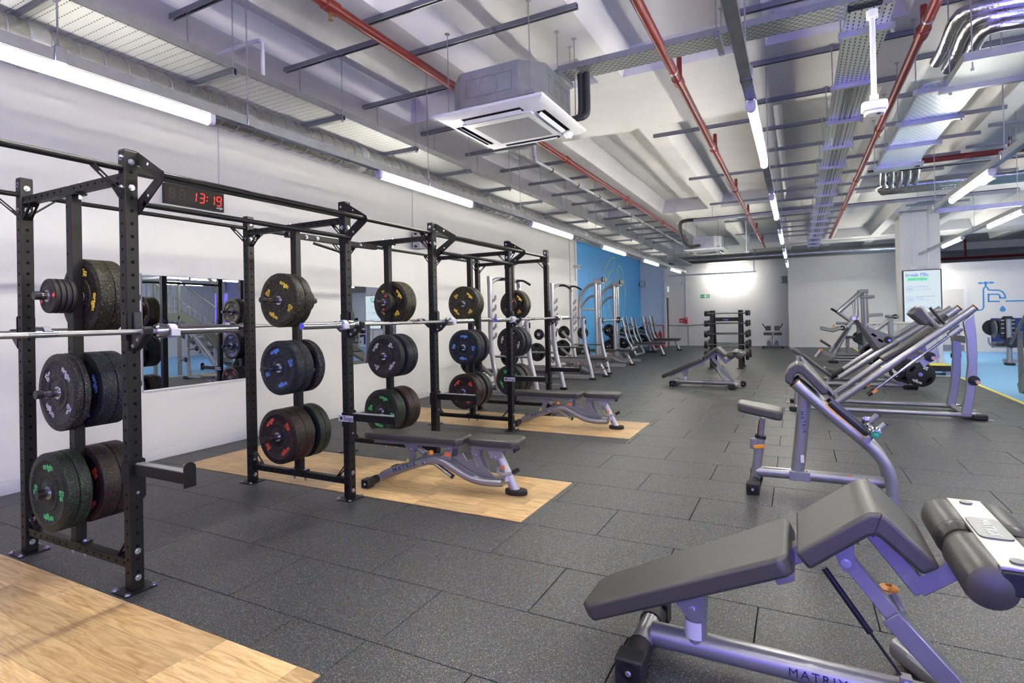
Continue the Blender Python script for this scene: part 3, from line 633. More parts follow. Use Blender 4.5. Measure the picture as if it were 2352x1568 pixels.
# ================================================================== wall-hung things
def mirror(label, y0, y1):
    t = thing('wall_mirror', label, 'mirror', (XW, (y0+y1)/2, 0.748), 0, 'wall mirrors'); w = (y1-y0)/2
    part('mirror_glass', MB().box(0.002, 0.022, -w, w, 0, 1.225), 'mirror', t)
    part('mirror_rail', MB().box(0.0, 0.030, -w-0.004, w+0.004, -0.012, 0.006), 'skirt', t); part('mirror_rail', MB().box(0.0, 0.028, -w-0.004, w+0.004, 1.215, 1.232), 'skirt', t)
    return t
mirror('square wall mirror between the first and second rack frames', 3.39, 4.605)
mirror('square wall mirror behind the third rack frame, reflecting the screen', 6.30, 7.50)
t = thing('digital_clock', 'black digital wall clock with red digits reading 13:19', 'clock', (XW, 3.975, 2.757))
part('clock_case', MB().box(0.0, 0.055, -0.35, 0.345, 0, 0.222), 'plastic', t, bevel=0.004)
part('clock_face', MB().box(0.055, 0.058, -0.342, 0.337, 0.010, 0.213), mat('smoked_window', (0.035, 0.03, 0.026), 0.18), t)
SEG = {'a': ((0, 1), (1, 1)), 'b': ((1, 1), (1, .5)), 'c': ((1, .5), (1, 0)), 'd': ((0, 0), (1, 0)), 'e': ((0, .5), (0, 0)), 'f': ((0, 1), (0, .5)), 'g': ((0, .5), (1, .5))}
def digit(ch, y, m='redled'):
    on = {'1': 'bc', '3': 'abgcd', '9': 'abcdfg', '8': 'abcdefg'}[ch]; b = MB()
    for k in on:
        p, q = SEG[k]; f = lambda r: (0.0595, y+r[0]*0.055+r[1]*0.008, 0.066+r[1]*0.104)
        P, Q = Vector(f(p)), Vector(f(q)); d = (Q-P)*0.10; b.beam(P+d, Q-d, 0.003, 0.011, up=(0, 1, 0) if abs((Q-P).z) > abs((Q-P).y) else (0, 0, 1))
    return part('red_digit' if m == 'redled' else 'unlit_digit', b, m, t)
for ch, y in (('1', -0.06), ('3', 0.035), ('1', 0.16), ('9', 0.245)): digit(ch, y)
for y in (-0.31, -0.20): digit('8', y, 'deadled')
part('colon', MB().cyl((0.058, 0.128, 0.10), (0.061, 0.128, 0.10), 0.008, 8).cyl((0.058, 0.131, 0.142), (0.061, 0.131, 0.142), 0.008, 8), 'redled', t)
text('origin', 0.036, 'paper', (0.0590, 0.285, 0.040), RX, t, bold=0.0006)
def speaker(label, loc, rz):
    t = thing('wall_speaker', label, 'speaker', loc, rz, 'wall speakers')
    part('cabinet', MB().prism([(-0.10, 0), (0.10, 0), (0.085, 0.19), (-0.085, 0.19)], 'z', 0, 0.30), 'offwhite', t, bevel=0.012); part('bracket', MB().box(-0.03, 0.03, 0.19, 0.24, 0.05, 0.25), 'plastic', t)
    part('grille_front', MB().box(-0.088, 0.088, -0.004, 0.002, 0.015, 0.285), 'grille', t, bevel=0.004)
    for z in (0.04, 0.26): part('bracket_knob', MB().cyl((-0.125, 0.10, z), (-0.095, 0.10, z), 0.02, 10), 'plastic', t)
speaker('pale box loudspeaker on the left wall above the third rack frame', (XW+0.24, 8.05, 2.68), PI/2)
speaker('white loudspeaker on the wall at the blue bay, far left', (XW+0.24, 24.0, 2.57), PI/2)
speaker('white loudspeaker in the corner of the back wall', (-0.44, 24.85, 2.53), 0)
t = thing('emergency_light', 'white twin-spot emergency light on the left wall before the blue bay', 'light', (XW, 16.1, 2.93)); part('light_body', MB().box(0, 0.05, -0.05, 0.25, -0.04, 0.04), 'white', t, bevel=0.008)
for y in (-0.02, 0.22): part('spot_head', MB().cyl((0.05, y, 0), (0.13, y, 0), 0.06, 14), 'white', t); part('spot_lens', MB().cyl((0.13, y, 0), (0.135, y, 0), 0.035, 12), 'plastic', t)
# screen on the column
t = thing('wall_screen', 'lit portrait screen with gym rules on the white column', 'screen', (2.78, 17.1, 1.06))
part('screen_case', MB().box(-0.40, 0.40, -0.065, 0.0, 0, 1.33), 'plastic', t, bevel=0.004); part('screen_panel', MB().box(-0.375, 0.375, -0.069, -0.065, 0.018, 1.312), 'screen', t)
text('break PBs', 0.118, 'scrblue', (-0.10, -0.0705, 1.205), RY, t, bold=0.002); part('green_highlight', MB().box(-0.315, 0.12, -0.0705, -0.069, 1.06, 1.145), 'scrgreen', t); text('not rules', 0.105, 'scrblue', (-0.09, -0.0715, 1.10), RY, t, bold=0.002)
for i, (s1, s2) in enumerate((('no PIN sharing', 'sharing is not always caring'), ('share equipment when\nit\'s busy', 'you might make a friend'), ('avoid ringtone relax\nwhere you can', 'take a moment'))):
    z = 0.86-0.265*i; r = MB().lathe([(0.072, -0.0715), (0.078, -0.0715), (0.078, -0.069), (0.072, -0.069)], (-0.245, 0, z), 'y', 28); part('icon_ring', r, 'scrblue', t)
    part('icon', MB().box(-0.285, -0.205, -0.0712, -0.0705, z+0.022, z+0.028).box(-0.285, -0.205, -0.0712, -0.0705, z-0.028, z-0.022).box(-0.285, -0.279, -0.0712, -0.0705, z-0.028, z+0.028).box(-0.211, -0.205, -0.0712, -0.0705, z-0.028, z+0.028).box(-0.255, -0.235, -0.0712, -0.0705, z-0.01, z+0.012), 'scrblue', t)
    text(s1, 0.043, 'scrblue', (-0.135, -0.0705, z+0.05), RY, t, align='LEFT'); text(s2, 0.028, 'scrblue', (-0.135, -0.0705, z-0.02), RY, t, align='LEFT')
# back wall signs and fittings
t = thing('exit_sign', 'small green emergency exit sign with white arrow on the back wall', 'sign', (-3.53, 25.1, 2.06)); part('sign_board', MB().box(-0.19, 0.19, -0.012, 0, 0, 0.15), 'green', t)
part('running_man', MB().box(-0.03, 0.045, -0.014, -0.012, 0.015, 0.135), 'paper', t); part('arrow', MB().prism([(-0.165, 0.075), (-0.12, 0.115), (-0.12, 0.088), (-0.06, 0.088), (-0.06, 0.062), (-0.12, 0.062), (-0.12, 0.035)], 'y', -0.014, -0.012), 'paper', t)
text('FIRE\nEXIT', 0.062, 'paper', (0.118, -0.013, 0.075), RY, t)
t = thing('fire_sign', 'red fire action sign on the back wall', 'sign', (-4.53, 25.1, 1.01)); part('sign_board', MB().box(-0.11, 0.10, -0.01, 0, 0, 0.18), 'redplastic', t); part('sign_print', MB().box(-0.08, 0.07, -0.012, -0.01, 0.06, 0.085).box(-0.06, 0.05, -0.012, -0.01, 0.10, 0.12), 'paper', t)
t = thing('call_point', 'red wall-mounted fire telephone box on the back wall', 'call point', (-4.335, 25.1, 0.95)); part('box_body', MB().box(-0.055, 0.055, -0.09, 0, 0, 0.29), 'redplastic', t, bevel=0.01); part('box_label', MB().box(-0.03, 0.03, -0.093, -0.09, 0.20, 0.26), 'paper', t)
part('conduit_drop', MB().cyl((0, -0.02, 0.29), (0, -0.02, 2.70), 0.013, 8), 'white', t)
t = thing('detector_box', 'small white unit high on the back wall left of the exit sign', 'box', (-4.55, 25.1, 2.66)); part('unit_body', MB().box(-0.13, 0.13, -0.06, 0, 0, 0.13), 'white', t, bevel=0.01); part('unit_lens', MB().cyl((0.06, -0.065, 0.08), (0.06, -0.06, 0.08), 0.02, 10), 'plastic', t)
t = thing('exit_light', 'hanging lit running-man sign above the black door', 'sign', (-4.98, 24.55, 2.36)); part('sign_panel', MB().box(-0.01, 0.01, -0.12, 0.12, 0, 0.24), 'screen', t); part('sign_base', MB().box(-0.03, 0.03, -0.14, 0.14, 0.24, 0.29), 'white', t); part('running_man', MB().box(0.01, 0.013, -0.05, 0.05, 0.03, 0.21), 'scrgreen', t)
t = thing('handrail', 'thin steel handrail along the back wall', 'handrail', (-5.0, 24.85, 0)); part('rail', MB().tube([(-0.05, 0, 0.90), (0.7, -0.05, 0.885), (1.4, 0, 0.92), (1.75, 0.1, 0.93)], 0.02, 8), 'chrome', t); part('rail_post', MB().cyl((0.77, -0.02, 0), (0.77, -0.02, 0.88), 0.024, 10), 'silver', t)
def extinguisher(loc, label):
    t = thing('fire_extinguisher', label, 'extinguisher', loc, 0, 'fire extinguishers')
    part('cylinder', MB().lathe([(0.001, 0.02), (0.075, 0.02), (0.08, 0.06), (0.08, 0.42), (0.05, 0.50), (0.02, 0.52), (0.001, 0.52)], (0, 0, 0), 'z', 16, close=False), 'redplastic', t); part('valve_head', MB().box(-0.02, 0.02, -0.05, 0.02, 0.52, 0.57), 'plastic', t); part('hose', MB().tube(smooth_path([(0, -0.04, 0.55), (0.06, -0.09, 0.45), (0.07, -0.09, 0.25), (0.06, -0.085, 0.12)], 3), 0.012, 8), 'rubber', t)
extinguisher((-5.45, 24.0, 0.12), 'red fire extinguisher standing at the left before the pale blue-lit pier'); extinguisher((-5.25, 24.0, 0.12), 'red fire extinguisher standing at the right before the pale blue-lit pier')
t = thing('extinguisher_stand', 'red tubular stand holding two fire extinguishers', 'stand', (-5.35, 24.05, 0)); part('stand_frame', MB().tube(smooth_path([(-0.25, 0, 0), (-0.25, 0, 0.8), (-0.2, 0, 0.92), (0.2, 0, 0.92), (0.25, 0, 0.8), (0.25, 0, 0)], 3), 0.016, 8), 'redplastic', t); part('stand_base', MB().box(-0.27, 0.27, -0.16, 0.12, 0.0, 0.12), 'redplastic', t)
# ================================================================== lifting platforms
for i, (x0, x1, y0, y1) in enumerate(PLAT):
    t = thing('lifting_platform', ['oak plank platform at the bottom left corner, in front of the first rack', 'oak plank platform under the bench between second and third rack frames', 'oak plank platform farthest back, under the second bench'][i], 'platform', ((x0+x1)/2, (y0+y1)/2, 0), 0, 'oak lifting platforms')
    part('platform_base', MB().box((x0-x1)/2+0.002, (x1-x0)/2-0.002, (y0-y1)/2+0.002, (y1-y0)/2-0.002, -0.013, -0.004), 'matgap', t)
    n = 6; pw = (y1-y0)/n; rr = random.Random(11+i)
    for r in range(n):
        x = x0-rr.uniform(0, 0.5)
        while x < x1:
            L = rr.choice((0.45, 0.62, 0.8, 0.95)); a, b = max(x, x0), min(x+L, x1); x += L
            if b-a < 0.06: continue
            e = MB().box(-(b-a)/2+0.0007, (b-a)/2-0.0007, -pw/2+0.0007, pw/2-0.0007, -0.004, 0.0015)
            link('plank', e.mesh('plank', K['wood'], 0), t, loc=((a+b)/2-(x0+x1)/2, y0+pw*(r+0.5)-(y0+y1)/2, rr.uniform(-0.0002, 0.0002)))
# ================================================================== the rack rig
XF, XR, PWX, PWY, H = -3.2225, -4.39, 0.063, 0.068, 2.4
FY = [0.512, 1.7142, 3.3566, 4.5613, 6.2071, 7.4092]
rig = thing('power_rack', 'black steel power rack rig standing along the left wall', 'rack', (-3.8, 4.0, 0))
OX, OY = -3.8, 4.0
def W2(x, y, z): return (x-OX, y-OY, z)
_up = MB().box(-PWX, 0, 0, PWY, 0.008, H-0.006).mesh('upright', K['black'], 0)
hm = MB()
for k in range(33):
    z = 0.10+0.0702*k
    hm.cyl((0.0002, PWY/2, z), (0.0006, PWY/2, z), 0.0095, 10); hm.cyl((-PWX/2, -0.0006, z), (-PWX/2, -0.0002, z), 0.0085, 10)
_hm = hm.mesh('hole_row', K['hole'], 0)
_pl = MB().prism(rounded(-0.105, 0.045, -0.05, 0.115, 0.012), 'z', 0.0, 0.008).mesh('base_plate', K['black'], 0)
_uc = MB().box(-PWX+0.002, -0.002, 0.002, PWY-0.002, H-0.006, H).mesh('end_plug', K['plastic'], 0)
_bz = MB().cyl((0, 0, 0), (0, 0, 0.003), 0.017, 14); _bz.cyl((0, 0, 0.003), (0, 0, 0.012), 0.0115, 6); _bz = _bz.mesh('bolt', K['bolt'])
def bolt(parent, loc, d):
    """hexagon bolt head; d = axis it points to"""
    r = {'z': (0, 0, 0), '+x': (0, PI/2, 0), '-x': (0, -PI/2, 0), '-y': (PI/2, 0, 0), '+y': (-PI/2, 0, 0)}[d]
    return link('bolt', _bz, parent, loc=loc, rot=r)
def upright(x, y):
    u = link('upright', _up, rig, bevel=0.004, loc=W2(x, y, 0)); tag(link('hole_row', _hm, u), kind='stuff'); p = link('base_plate', _pl, u); link('end_plug', _uc, u)
    for q in ((-0.09, -0.035), (0.03, -0.035), (0.03, 0.10), (-0.09, 0.10)): bolt(u, (q[0], q[1], 0.008), 'z')
    for z in (0.069, 0.212, 2.193, 2.333): bolt(u, (0.0, PWY/2, z), '+x')
    for z in (2.19, 2.355): bolt(u, (-PWX/2, 0.0, z), '-y')
    return u
# slotted gusset: bent strap between an upright and a beam
def gusset(a, b, w=0.05, across=(0, 1, 0)):
    a, b = Vector(a), Vector(b); t = (b-a).normalized(); c = Vector(across); mb = MB(); n = t.cross(c).normalized()*0.005
    def slab(p, q, c0, c1):
        vs = [p+c*c0, p+c*c1, q+c*c1, q+c*c0]; mb.add([v-n/2 for v in vs]+[v+n/2 for v in vs], [(0, 1, 2, 3), (7, 6, 5, 4), (0, 4, 5, 1), (1, 5, 6, 2), (2, 6, 7, 3), (3, 7, 4, 0)])
    L = (b-a).length; slab(a, a+t*L*0.22, -w/2, w/2); slab(b-t*L*0.22, b, -w/2, w/2); slab(a+t*L*0.22, b-t*L*0.22, -w/2, -w*0.24); slab(a+t*L*0.22, b-t*L*0.22, w*0.24, w/2)
    return part('gusset', mb, 'black', rig)
_bh = MB()
for k in range(15):
    if k == 7: continue
    x = -0.53+k*0.0757
    _bh.cyl((x, -0.0006, 0.024), (x, -0.0002, 0.024), 0.0085, 10)
_bh = _bh.mesh('hole_row', K['hole'], 0)
XM = (XF-PWX+XR)/2
def frame(i, vis=True):
    y = FY[i]
    upright(XF, y); upright(XR, y)
    for z0, nm in ((2.228, 'top_beam'), (0.118, 'bottom_beam')):
        b = link(nm, MB().box(XR-XM, XF-PWX-XM, 0, 0.05, 0, 0.048).mesh(nm, K['black'], 0), rig, bevel=0.003, loc=W2(XM, y+0.009, z0)); tag(link('hole_row', _bh, b), kind='stuff')
    m = link('storage_post', MB().box(-0.032, 0.032, 0, 0.055, 0.166, 2.228).mesh('storage_post', K['black'], 0), rig, bevel=0.003, loc=W2(-3.822, y+0.006, 0))
    sh = MB()
    for k in range(14): sh.cyl((-0.016, -0.0006, 0.33+k*0.14), (-0.016, -0.0002, 0.33+k*0.14), 0.007, 8)
    tag(part('hole_row', sh, 'hole', m), kind='stuff')
    for z in (0.166, 2.216): part('foot_plate', MB().box(-0.085, 0.085, -0.005, 0.06, z, z+0.012), 'black', m)
    for sx in (-0.065, 0.065):
        bolt(m, (sx, 0.03, 0.178), 'z'); bolt(m, (sx, 0.03, 2.276), 'z')
        part('bolt_stud', MB().cyl((sx, 0.03, 0.085), (sx, 0.03, 0.118), 0.006, 8).cyl((sx, 0.03, 0.10), (sx, 0.03, 0.118), 0.012, 6), 'bolt', m); part('bolt_stud', MB().cyl((sx, 0.03, 2.19), (sx, 0.03, 2.216), 0.010, 6), 'bolt', m)
    lm, lp = ((0.33, 0.18) if i in (2, 4) else (0.175, 0.33))
    for z in (1.62, 1.06, 0.497):
        for s, L in ((-1, lm), (1, lp)):
            a = 0.0 if s < 0 else 0.055
            pg = part('storage_peg', MB().cyl((0, a, z), (0, a+s*(L-0.03), z), 0.0235, 14), 'chrome', m); part('peg_cap', MB().cyl((0, a+s*(L-0.032), z), (0, a+s*L, z), 0.0245, 14), 'plastic', pg)
    ym = y+0.034
    gusset(W2(XR-0.0, ym, 2.13), W2(XR+0.10, ym, 2.228)); gusset(W2(XF-PWX, ym, 2.13), W2(XF-PWX-0.10, ym, 2.228))
    gusset(W2(XR, ym, 0.27), W2(XR+0.09, ym, 0.168)); gusset(W2(XF-PWX, ym, 0.27), W2(XF-PWX-0.09, ym, 0.168))
for i in range(6): frame(i)
def vbracket(y):
    b = MB()
    def quad(p): b.prism([(q[0]-OX, q[1]) for q in p], 'y', y-OY, y-OY+0.006)
    quad([(XF-0.002, 2.396), (-2.995, 2.262), (-2.985, 2.235), (-3.055, 2.235), (XF-0.002, 2.325)]); quad([(XF-0.002, 2.048), (XF-0.002, 2.135), (-3.055, 2.236), (-2.985, 2.236), (-2.995, 2.208)])
    quad([(XF-PWX, 2.396), (XF, 2.396), (XF, 2.325), (XF-PWX, 2.325)]); quad([(XF-PWX, 2.135), (XF, 2.135), (XF, 2.048), (XF-PWX, 2.048)])
    o = part('bar_bracket', b, 'black', rig)
    part('bracket_rivet', MB().cyl((-3.018-OX, y-OY-0.002, 2.235), (-3.018-OX, y-OY+0.008, 2.235), 0.016, 12), 'black', o)
    for x, z in ((-3.13, 2.317), (-3.13, 2.145)): part('bracket_hole', MB().cyl((x-OX, y-OY-0.0006, z), (x-OX, y-OY+0.0066, z), 0.008, 10), 'paper' if False else 'offwhite', o)
for a, b in ((1, 2), (3, 4)):
    vbracket(FY[a]+PWY); vbracket(FY[b]-0.006); y0, y1 = FY[a]+PWY, FY[b]
    part('pull_up_bar', MB().cyl(W2(-3.02, y0, 2.242), W2(-3.02, y1, 2.242), 0.0165, 14), 'black', rig); part('pull_up_bar', MB().cyl(W2(-3.165, y0, 2.10), W2(-3.165, y1, 2.10), 0.0165, 14), 'black', rig)
    sb = part('spanning_beam', MB().box(XF-0.055-OX, XF-0.008-OX, y0-OY, y1-OY, 2.274, 2.320), 'black', rig, bevel=0.003)
    yl = (y0+y1)/2-0.08
    part('name_plate', MB().box(XF-0.008-OX, XF-0.0065-OX, yl+0.0-OY, yl+0.20-OY, 2.288, 2.317), 'paper', sb); text('Exigo', 0.030, 'plastic', W2(XF-0.006, yl+0.12, 2.302), RX, sb)
    part('rear_bar', MB().cyl(W2(XR-0.03, y0, 2.293), W2(XR-0.03, y1, 2.293), 0.0155, 12), 'black', rig)
    for xx, zz in ((XR-0.03, 2.28),): gusset(W2(xx, FY[a]+PWY, 2.17), W2(xx, FY[a]+PWY+0.13, zz), across=(1, 0, 0)); gusset(W2(xx, FY[b], 2.17), W2(xx, FY[b]-0.13, zz), across=(1, 0, 0))
for a, b in ((0, 1), (2, 3), (4, 5)):
    y0, y1 = FY[a]+PWY, FY[b]
    part('pull_up_bar', MB().cyl(W2(XF-0.026, y0, 2.296), W2(XF-0.026, y1, 2.296), 0.0175, 14), 'black', rig); part('rear_bar', MB().cyl(W2(XR-0.035, y0, 2.293), W2(XR-0.035, y1, 2.293), 0.016, 12), 'black', rig)
    for xx in (XF-0.03, XR-0.035):
        gusset(W2(xx, y0, 2.16), W2(xx, y0+0.14, 2.285), across=(1, 0, 0)); gusset(W2(xx, y1, 2.16), W2(xx, y1-0.14, 2.285), across=(1, 0, 0))
hb = part('handle_beam', MB().box(-3.99-OX, -3.94-OX, FY[2]+0.06-OY, FY[3]+0.01-OY, 2.18, 2.228), 'black', rig, bevel=0.003)
for y in (3.62, 3.75, 4.15, 4.32): bolt(hb, W2(-3.94, y, 2.204), '+x')
part('swing_handle', MB().cyl(W2(-3.96, 3.72, 2.16), W2(-3.86, 4.02, 2.085), 0.013, 10).ball(W2(-3.86, 4.02, 2.085), 0.026), 'black', rig)
# --- J hooks and spotter arms: lifted off the uprights, so things of their own
jh = thing('bar_hook', '', 'hook', (0, 0, 0), 0, 'bar hooks on the rack')
part('hook_plate', MB().prism(rounded(0.0, 0.072, 1.30, 1.52, 0.018), 'x', 0.0, 0.006), 'black', jh); part('hook_side', MB().box(-0.05, 0.0, -0.006, 0.0, 1.36, 1.50), 'black', jh)
part('hook_pad', MB().box(0.006, 0.024, 0.024, 0.066, 1.415, 1.51), 'plastic', jh, bevel=0.008, seg=3)
arm = part('hook_arm', MB().prism([(0.004, 1.30), (0.05, 1.318), (0.135, 1.392), (0.142, 1.425), (0.118, 1.432), (0.108, 1.405), (0.085, 1.388), (0.06, 1.392), (0.03, 1.40), (0.004, 1.40)], 'y', 0.012, 0.060), 'plastic', jh, bevel=0.006)
for x, z in ((0.03, 1.33), (0.075, 1.362), (0.115, 1.405)): bolt(arm, (x, 0.012, z), '-y').scale = (0.6, 0.6, 0.6)
ORDF = ['', 'first', 'second', 'third', 'fourth', 'fifth']
used = [0]
def place(proto, flag, loc, rz, label):
    if flag[0] == 0:
        flag[0] = 1; proto.location = loc; proto.rotation_euler = (0, 0, rz); proto['label'] = label; return proto
    return copy_tree(proto, loc, rz, label)
for i in range(1, 6):
    place(jh, used, (XF+0.0008, FY[i], 0), 0, f'black J-shaped bar hook on the front upright of the {ORDF[i]} rack frame')
    place(jh, used, (XR-PWX-0.0008, FY[i]+PWY, 0), PI, f'black J-shaped bar hook on the rear upright of the {ORDF[i]} rack frame')
sa = thing('spotter_arm', '', 'spotter arm', (0, 0, 0), 0, 'spotter arms on the rack'); use2 = [0]
part('arm_plate', MB().prism(rounded(-0.004, 0.078, 0.49, 0.715, 0.02), 'x', 0, 0.006), 'black', sa); part('arm_side', MB().prism(rounded(-0.066, 0.006, 0.585, 0.70, 0.006), 'y', -0.008, -0.002), 'black', sa)
ab = part('arm_beam', MB().box(0.006, 0.46, 0.012, 0.058, 0.632, 0.690), 'black', sa, bevel=0.004); part('arm_wear_strip', MB().box(0.03, 0.445, 0.014, 0.056, 0.690, 0.695), mat('grey_wear_strip', (0.30, 0.30, 0.31), 0.35), ab)
part('arm_end_plate', MB().prism([(0.004, 0.615), (0.066, 0.615), (0.066, 0.71)]+[(0.035+0.031*math.cos(a*PI/8), 0.71+0.031*math.sin(a*PI/8)) for a in range(1, 8)]+[(0.004, 0.71)], 'x', 0.46, 0.468), 'black', sa)
for z in (0.53, 0.685): bolt(sa, (0.006, 0.036, z), '+x').scale = (0.5, 0.5, 0.6)
for i in range(1, 6):
    o = place(sa, use2, (XF+0.0008, FY[i]+0.001, 0), 0, f'black spotter arm sticking out from the {ORDF[i]} rack frame into the aisle')
for i in (2, 4):     # name plates on the arms of second and fourth frame
    o = [q for q in bpy.data.objects if q.get('label') == f'black spotter arm sticking out from the {ORDF[i]} rack frame into the aisle'][0]
    n_ = part('name_plate', MB().box(-0.10, 0.055, -0.011, -0.0085, 0.628, 0.678), 'offwhite', o); text('Exigo', 0.046, 'plastic', (0.005, -0.0115, 0.653), RY, n_); part('plate_mark', MB().box(-0.085, -0.058, -0.0118, -0.011, 0.64, 0.666), 'plastic', n_)
# ================================================================== weight plates
def plate_kind(kg, thick, rgb, dens):
    m = speck(f'bumper_rubber_{kg}kg', (0.011, 0.011, 0.011), [(rgb, dens)], 290, 0.33, 0.50, coords='obj', spec=0.28)
    ink = mat(f'plate_print_{kg}kg', rgb, 0.5); K[f'ink{kg}'] = ink
    T = thick; R = 0.225
    d = MB().lathe([(0.026, 0), (0.062, 0), (0.064, 0.002), (0.098, 0.002), (0.101, -0.001), (0.103, -0.001), (0.106, 0.003), (0.178, 0.003), (0.184, -0.002), (0.188, -0.002), (0.193, 0), (R-0.006, 0.0), (R-0.002, 0.002), (R, 0.007), (R, T-0.007), (R-0.002, T-0.002), (R-0.006, T), (0.193, T), (0.18, T-0.004), (0.06, T-0.004), (0.026, T)], (0, 0, 0), 'y', 48)
    disc = d.mesh('plate_disc', m, 50)
    hub = MB().lathe([(0.0245, -0.0015), (0.037, -0.0015), (0.038, 0.001), (0.037, 0.004), (0.0245, T*0.6)], (0, 0, 0), 'y', 28).mesh('steel_hub', K['chrome'], 40)
    lm = []
    for w_, ang, size in (('origin', 0, 0.047), ('origin', PI, 0.047), (f'{kg}\nKG', PI/2, 0.036), (f'{kg}\nKG', -PI/2, 0.036)):
        me = text_mesh(w_, size, ink, bold=0.0018, ext=0.0005); v = []
        cx, cz = -math.sin(ang)*0.145, math.cos(ang)*0.145; rot = (0 if ang == 0 else PI) if w_ == 'origin' else (0 if ang > 0 else PI)
        for q in me.vertices:
            x, z = q.co.x, q.co.y; v.append((cx+x*math.cos(rot)-z*math.sin(rot), 0.0018-q.co.z, cz+x*math.sin(rot)+z*math.cos(rot)))
        nm = 'brand_lettering' if w_ == 'origin' else 'weight_lettering'
        o = bpy.data.meshes.new(nm); o.from_pydata(v, [], [tuple(p.vertices) for p in me.polygons]); o.materials.append(ink); lm.append((nm, o))
    return disc, hub, lm, T
PK = {5: plate_kind(5, 0.033, (0.66, 0.66, 0.70), 0.86), 10: plate_kind(10, 0.060, (0.10, 0.60, 0.18), 0.86), 15: plate_kind(15, 0.078, (0.90, 0.60, 0.06), 0.82), 20: plate_kind(20, 0.084, (0.14, 0.32, 0.85), 0.85), 25: plate_kind(25, 0.096, (0.85, 0.10, 0.05), 0.85)}
CN = {5: 'white-lettered 5 kg', 10: 'green-lettered 10 kg', 15: 'yellow-lettered 15 kg', 20: 'blue-lettered 20 kg', 25: 'red-lettered 25 kg'}
def plate(kg, x, y, z, spin, label, flip=False):
    disc, hub, lm, T = PK[kg]
    t = thing('bumper_plate', label, 'weight plate', (x, y, z), 0, f'{kg} kg bumper plates on the rack'); t.rotation_euler = (0, spin, 0)
    link('plate_disc', disc, t); link('steel_hub', hub, t); [link(n_, m_, t) for n_, m_ in lm]; return t
_sm = MB()
prof = [(0.026, 0), (0.05, 0), (0.055, 0.003), (0.083, 0.003), (0.09, 0.0), (0.098, 0.003), (0.10, 0.008), (0.10, 0.020), (0.098, 0.025), (0.026, 0.025)]
_sm = _sm.lathe(prof, (0, 0, 0), 'y', 32).mesh('plate_disc', K['rubber'], 45)
_shub = MB().lathe([(0.0245, -0.002), (0.034, -0.002), (0.034, 0.004), (0.0245, 0.02)], (0, 0, 0), 'y', 24).mesh('steel_hub', K['chrome'], 40)
_sdot = MB().cyl((0, -0.001, 0.072), (0, 0.002, 0.072), 0.015, 14); _sdot.cyl((0.03, -0.001, -0.066), (0.03, 0.002, -0.066), 0.012, 10); _sdot = _sdot.mesh('red_badge', K['redplastic'])
_stx = text_mesh('5', 0.02, 'paper', ext=0.0004)
def small_plate(x, y, z, spin, label):
    t = thing('change_plate', label, 'weight plate', (x, y, z), 0, 'small change plates on the rack'); t.rotation_euler = (0, spin, 0)
    link('plate_disc', _sm, t); link('steel_hub', _shub, t); b = link('red_badge', _sdot, t); link('badge_lettering', _stx, b, loc=(0, -0.0012, 0.072), rot=RY); return t
SIDE = {-1: 'near', 1: 'far'}; LEV = {1.62: 'top', 1.06: 'middle', 0.497: 'bottom'}
def load(i, s, z, kinds, spin):
    """plates on one peg, first one innermost"""
    y = FY[i]+0.006 if s < 0 else FY[i]+0.061
    n = len(kinds)
    for k, kg in enumerate(kinds):
        T = 0.026 if kg == 2 else PK[kg][3]; zz = z-(0.0007)
        y0 = y-T-0.001 if s < 0 else y+0.001
        y = y-T-0.002 if s < 0 else y+T+0.002
        pos = 'outer' if k == n-1 else ('inner' if k == 0 else ['', 'second', 'third', 'fourth'][k])
        where = f'{LEV[z]} {SIDE[s]} peg, {ORDF[i]} rack frame'
        if kg == 2: small_plate(-3.822, y0, zz, spin+0.35*k, f'{pos} small black change plate on {where}')
        else: plate(kg, -3.822, y0, zz, spin+random.uniform(-1, 1)*(0 if k == n-1 else 1), f'{pos} {CN[kg]} plate on {where}')
D = math.radians
load(1, -1, 1.62, [2, 2, 2, 2], 0.5); load(1, 1, 1.62, [15, 15], D(80)); load(1, -1, 1.06, [5, 5], D(40)); load(1, 1, 1.06, [20, 20], 0.3); load(1, -1, 0.497, [10, 10], D(0)); load(1, 1, 0.497, [25, 25], D(20))
load(2, -1, 1.62, [15, 15], D(28)); load(2, 1, 1.62, [2, 2, 2], 0.2); load(2, -1, 1.06, [20, 20], D(-18)); load(2, 1, 1.06, [5, 5], 1.0); load(2, -1, 0.497, [25, 25], D(-38)); load(2, 1, 0.497, [10, 10], 0.6)
load(3, -1, 1.62, [2, 2], 0.1); load(3, 1, 1.62, [15, 15], D(45)); load(3, -1, 1.06, [5, 5], D(-48)); load(3, 1, 1.06, [20, 20], 0.9); load(3, -1, 0.497, [10, 10], D(14)); load(3, 1, 0.497, [25, 25], 0.5)
load(4, -1, 1.62, [15, 15], D(45)); load(4, 1, 1.62, [2, 2, 2], 0.9); load(4, -1, 1.06, [20, 20], D(4)); load(4, 1, 1.06, [5, 5], 0.5); load(4, -1, 0.497, [25, 25], D(-42)); load(4, 1, 0.497, [10, 10], 1.2)
load(5, -1, 1.62, [2, 2], 0.4); load(5, 1, 1.62, [15, 15], D(30)); load(5, -1, 1.06, [5, 5], D(-75)); load(5, 1, 1.06, [20, 20], 0.7); load(5, -1, 0.497, [10, 10], D(-115)); load(5, 1, 0.497, [25, 25], 0.2)
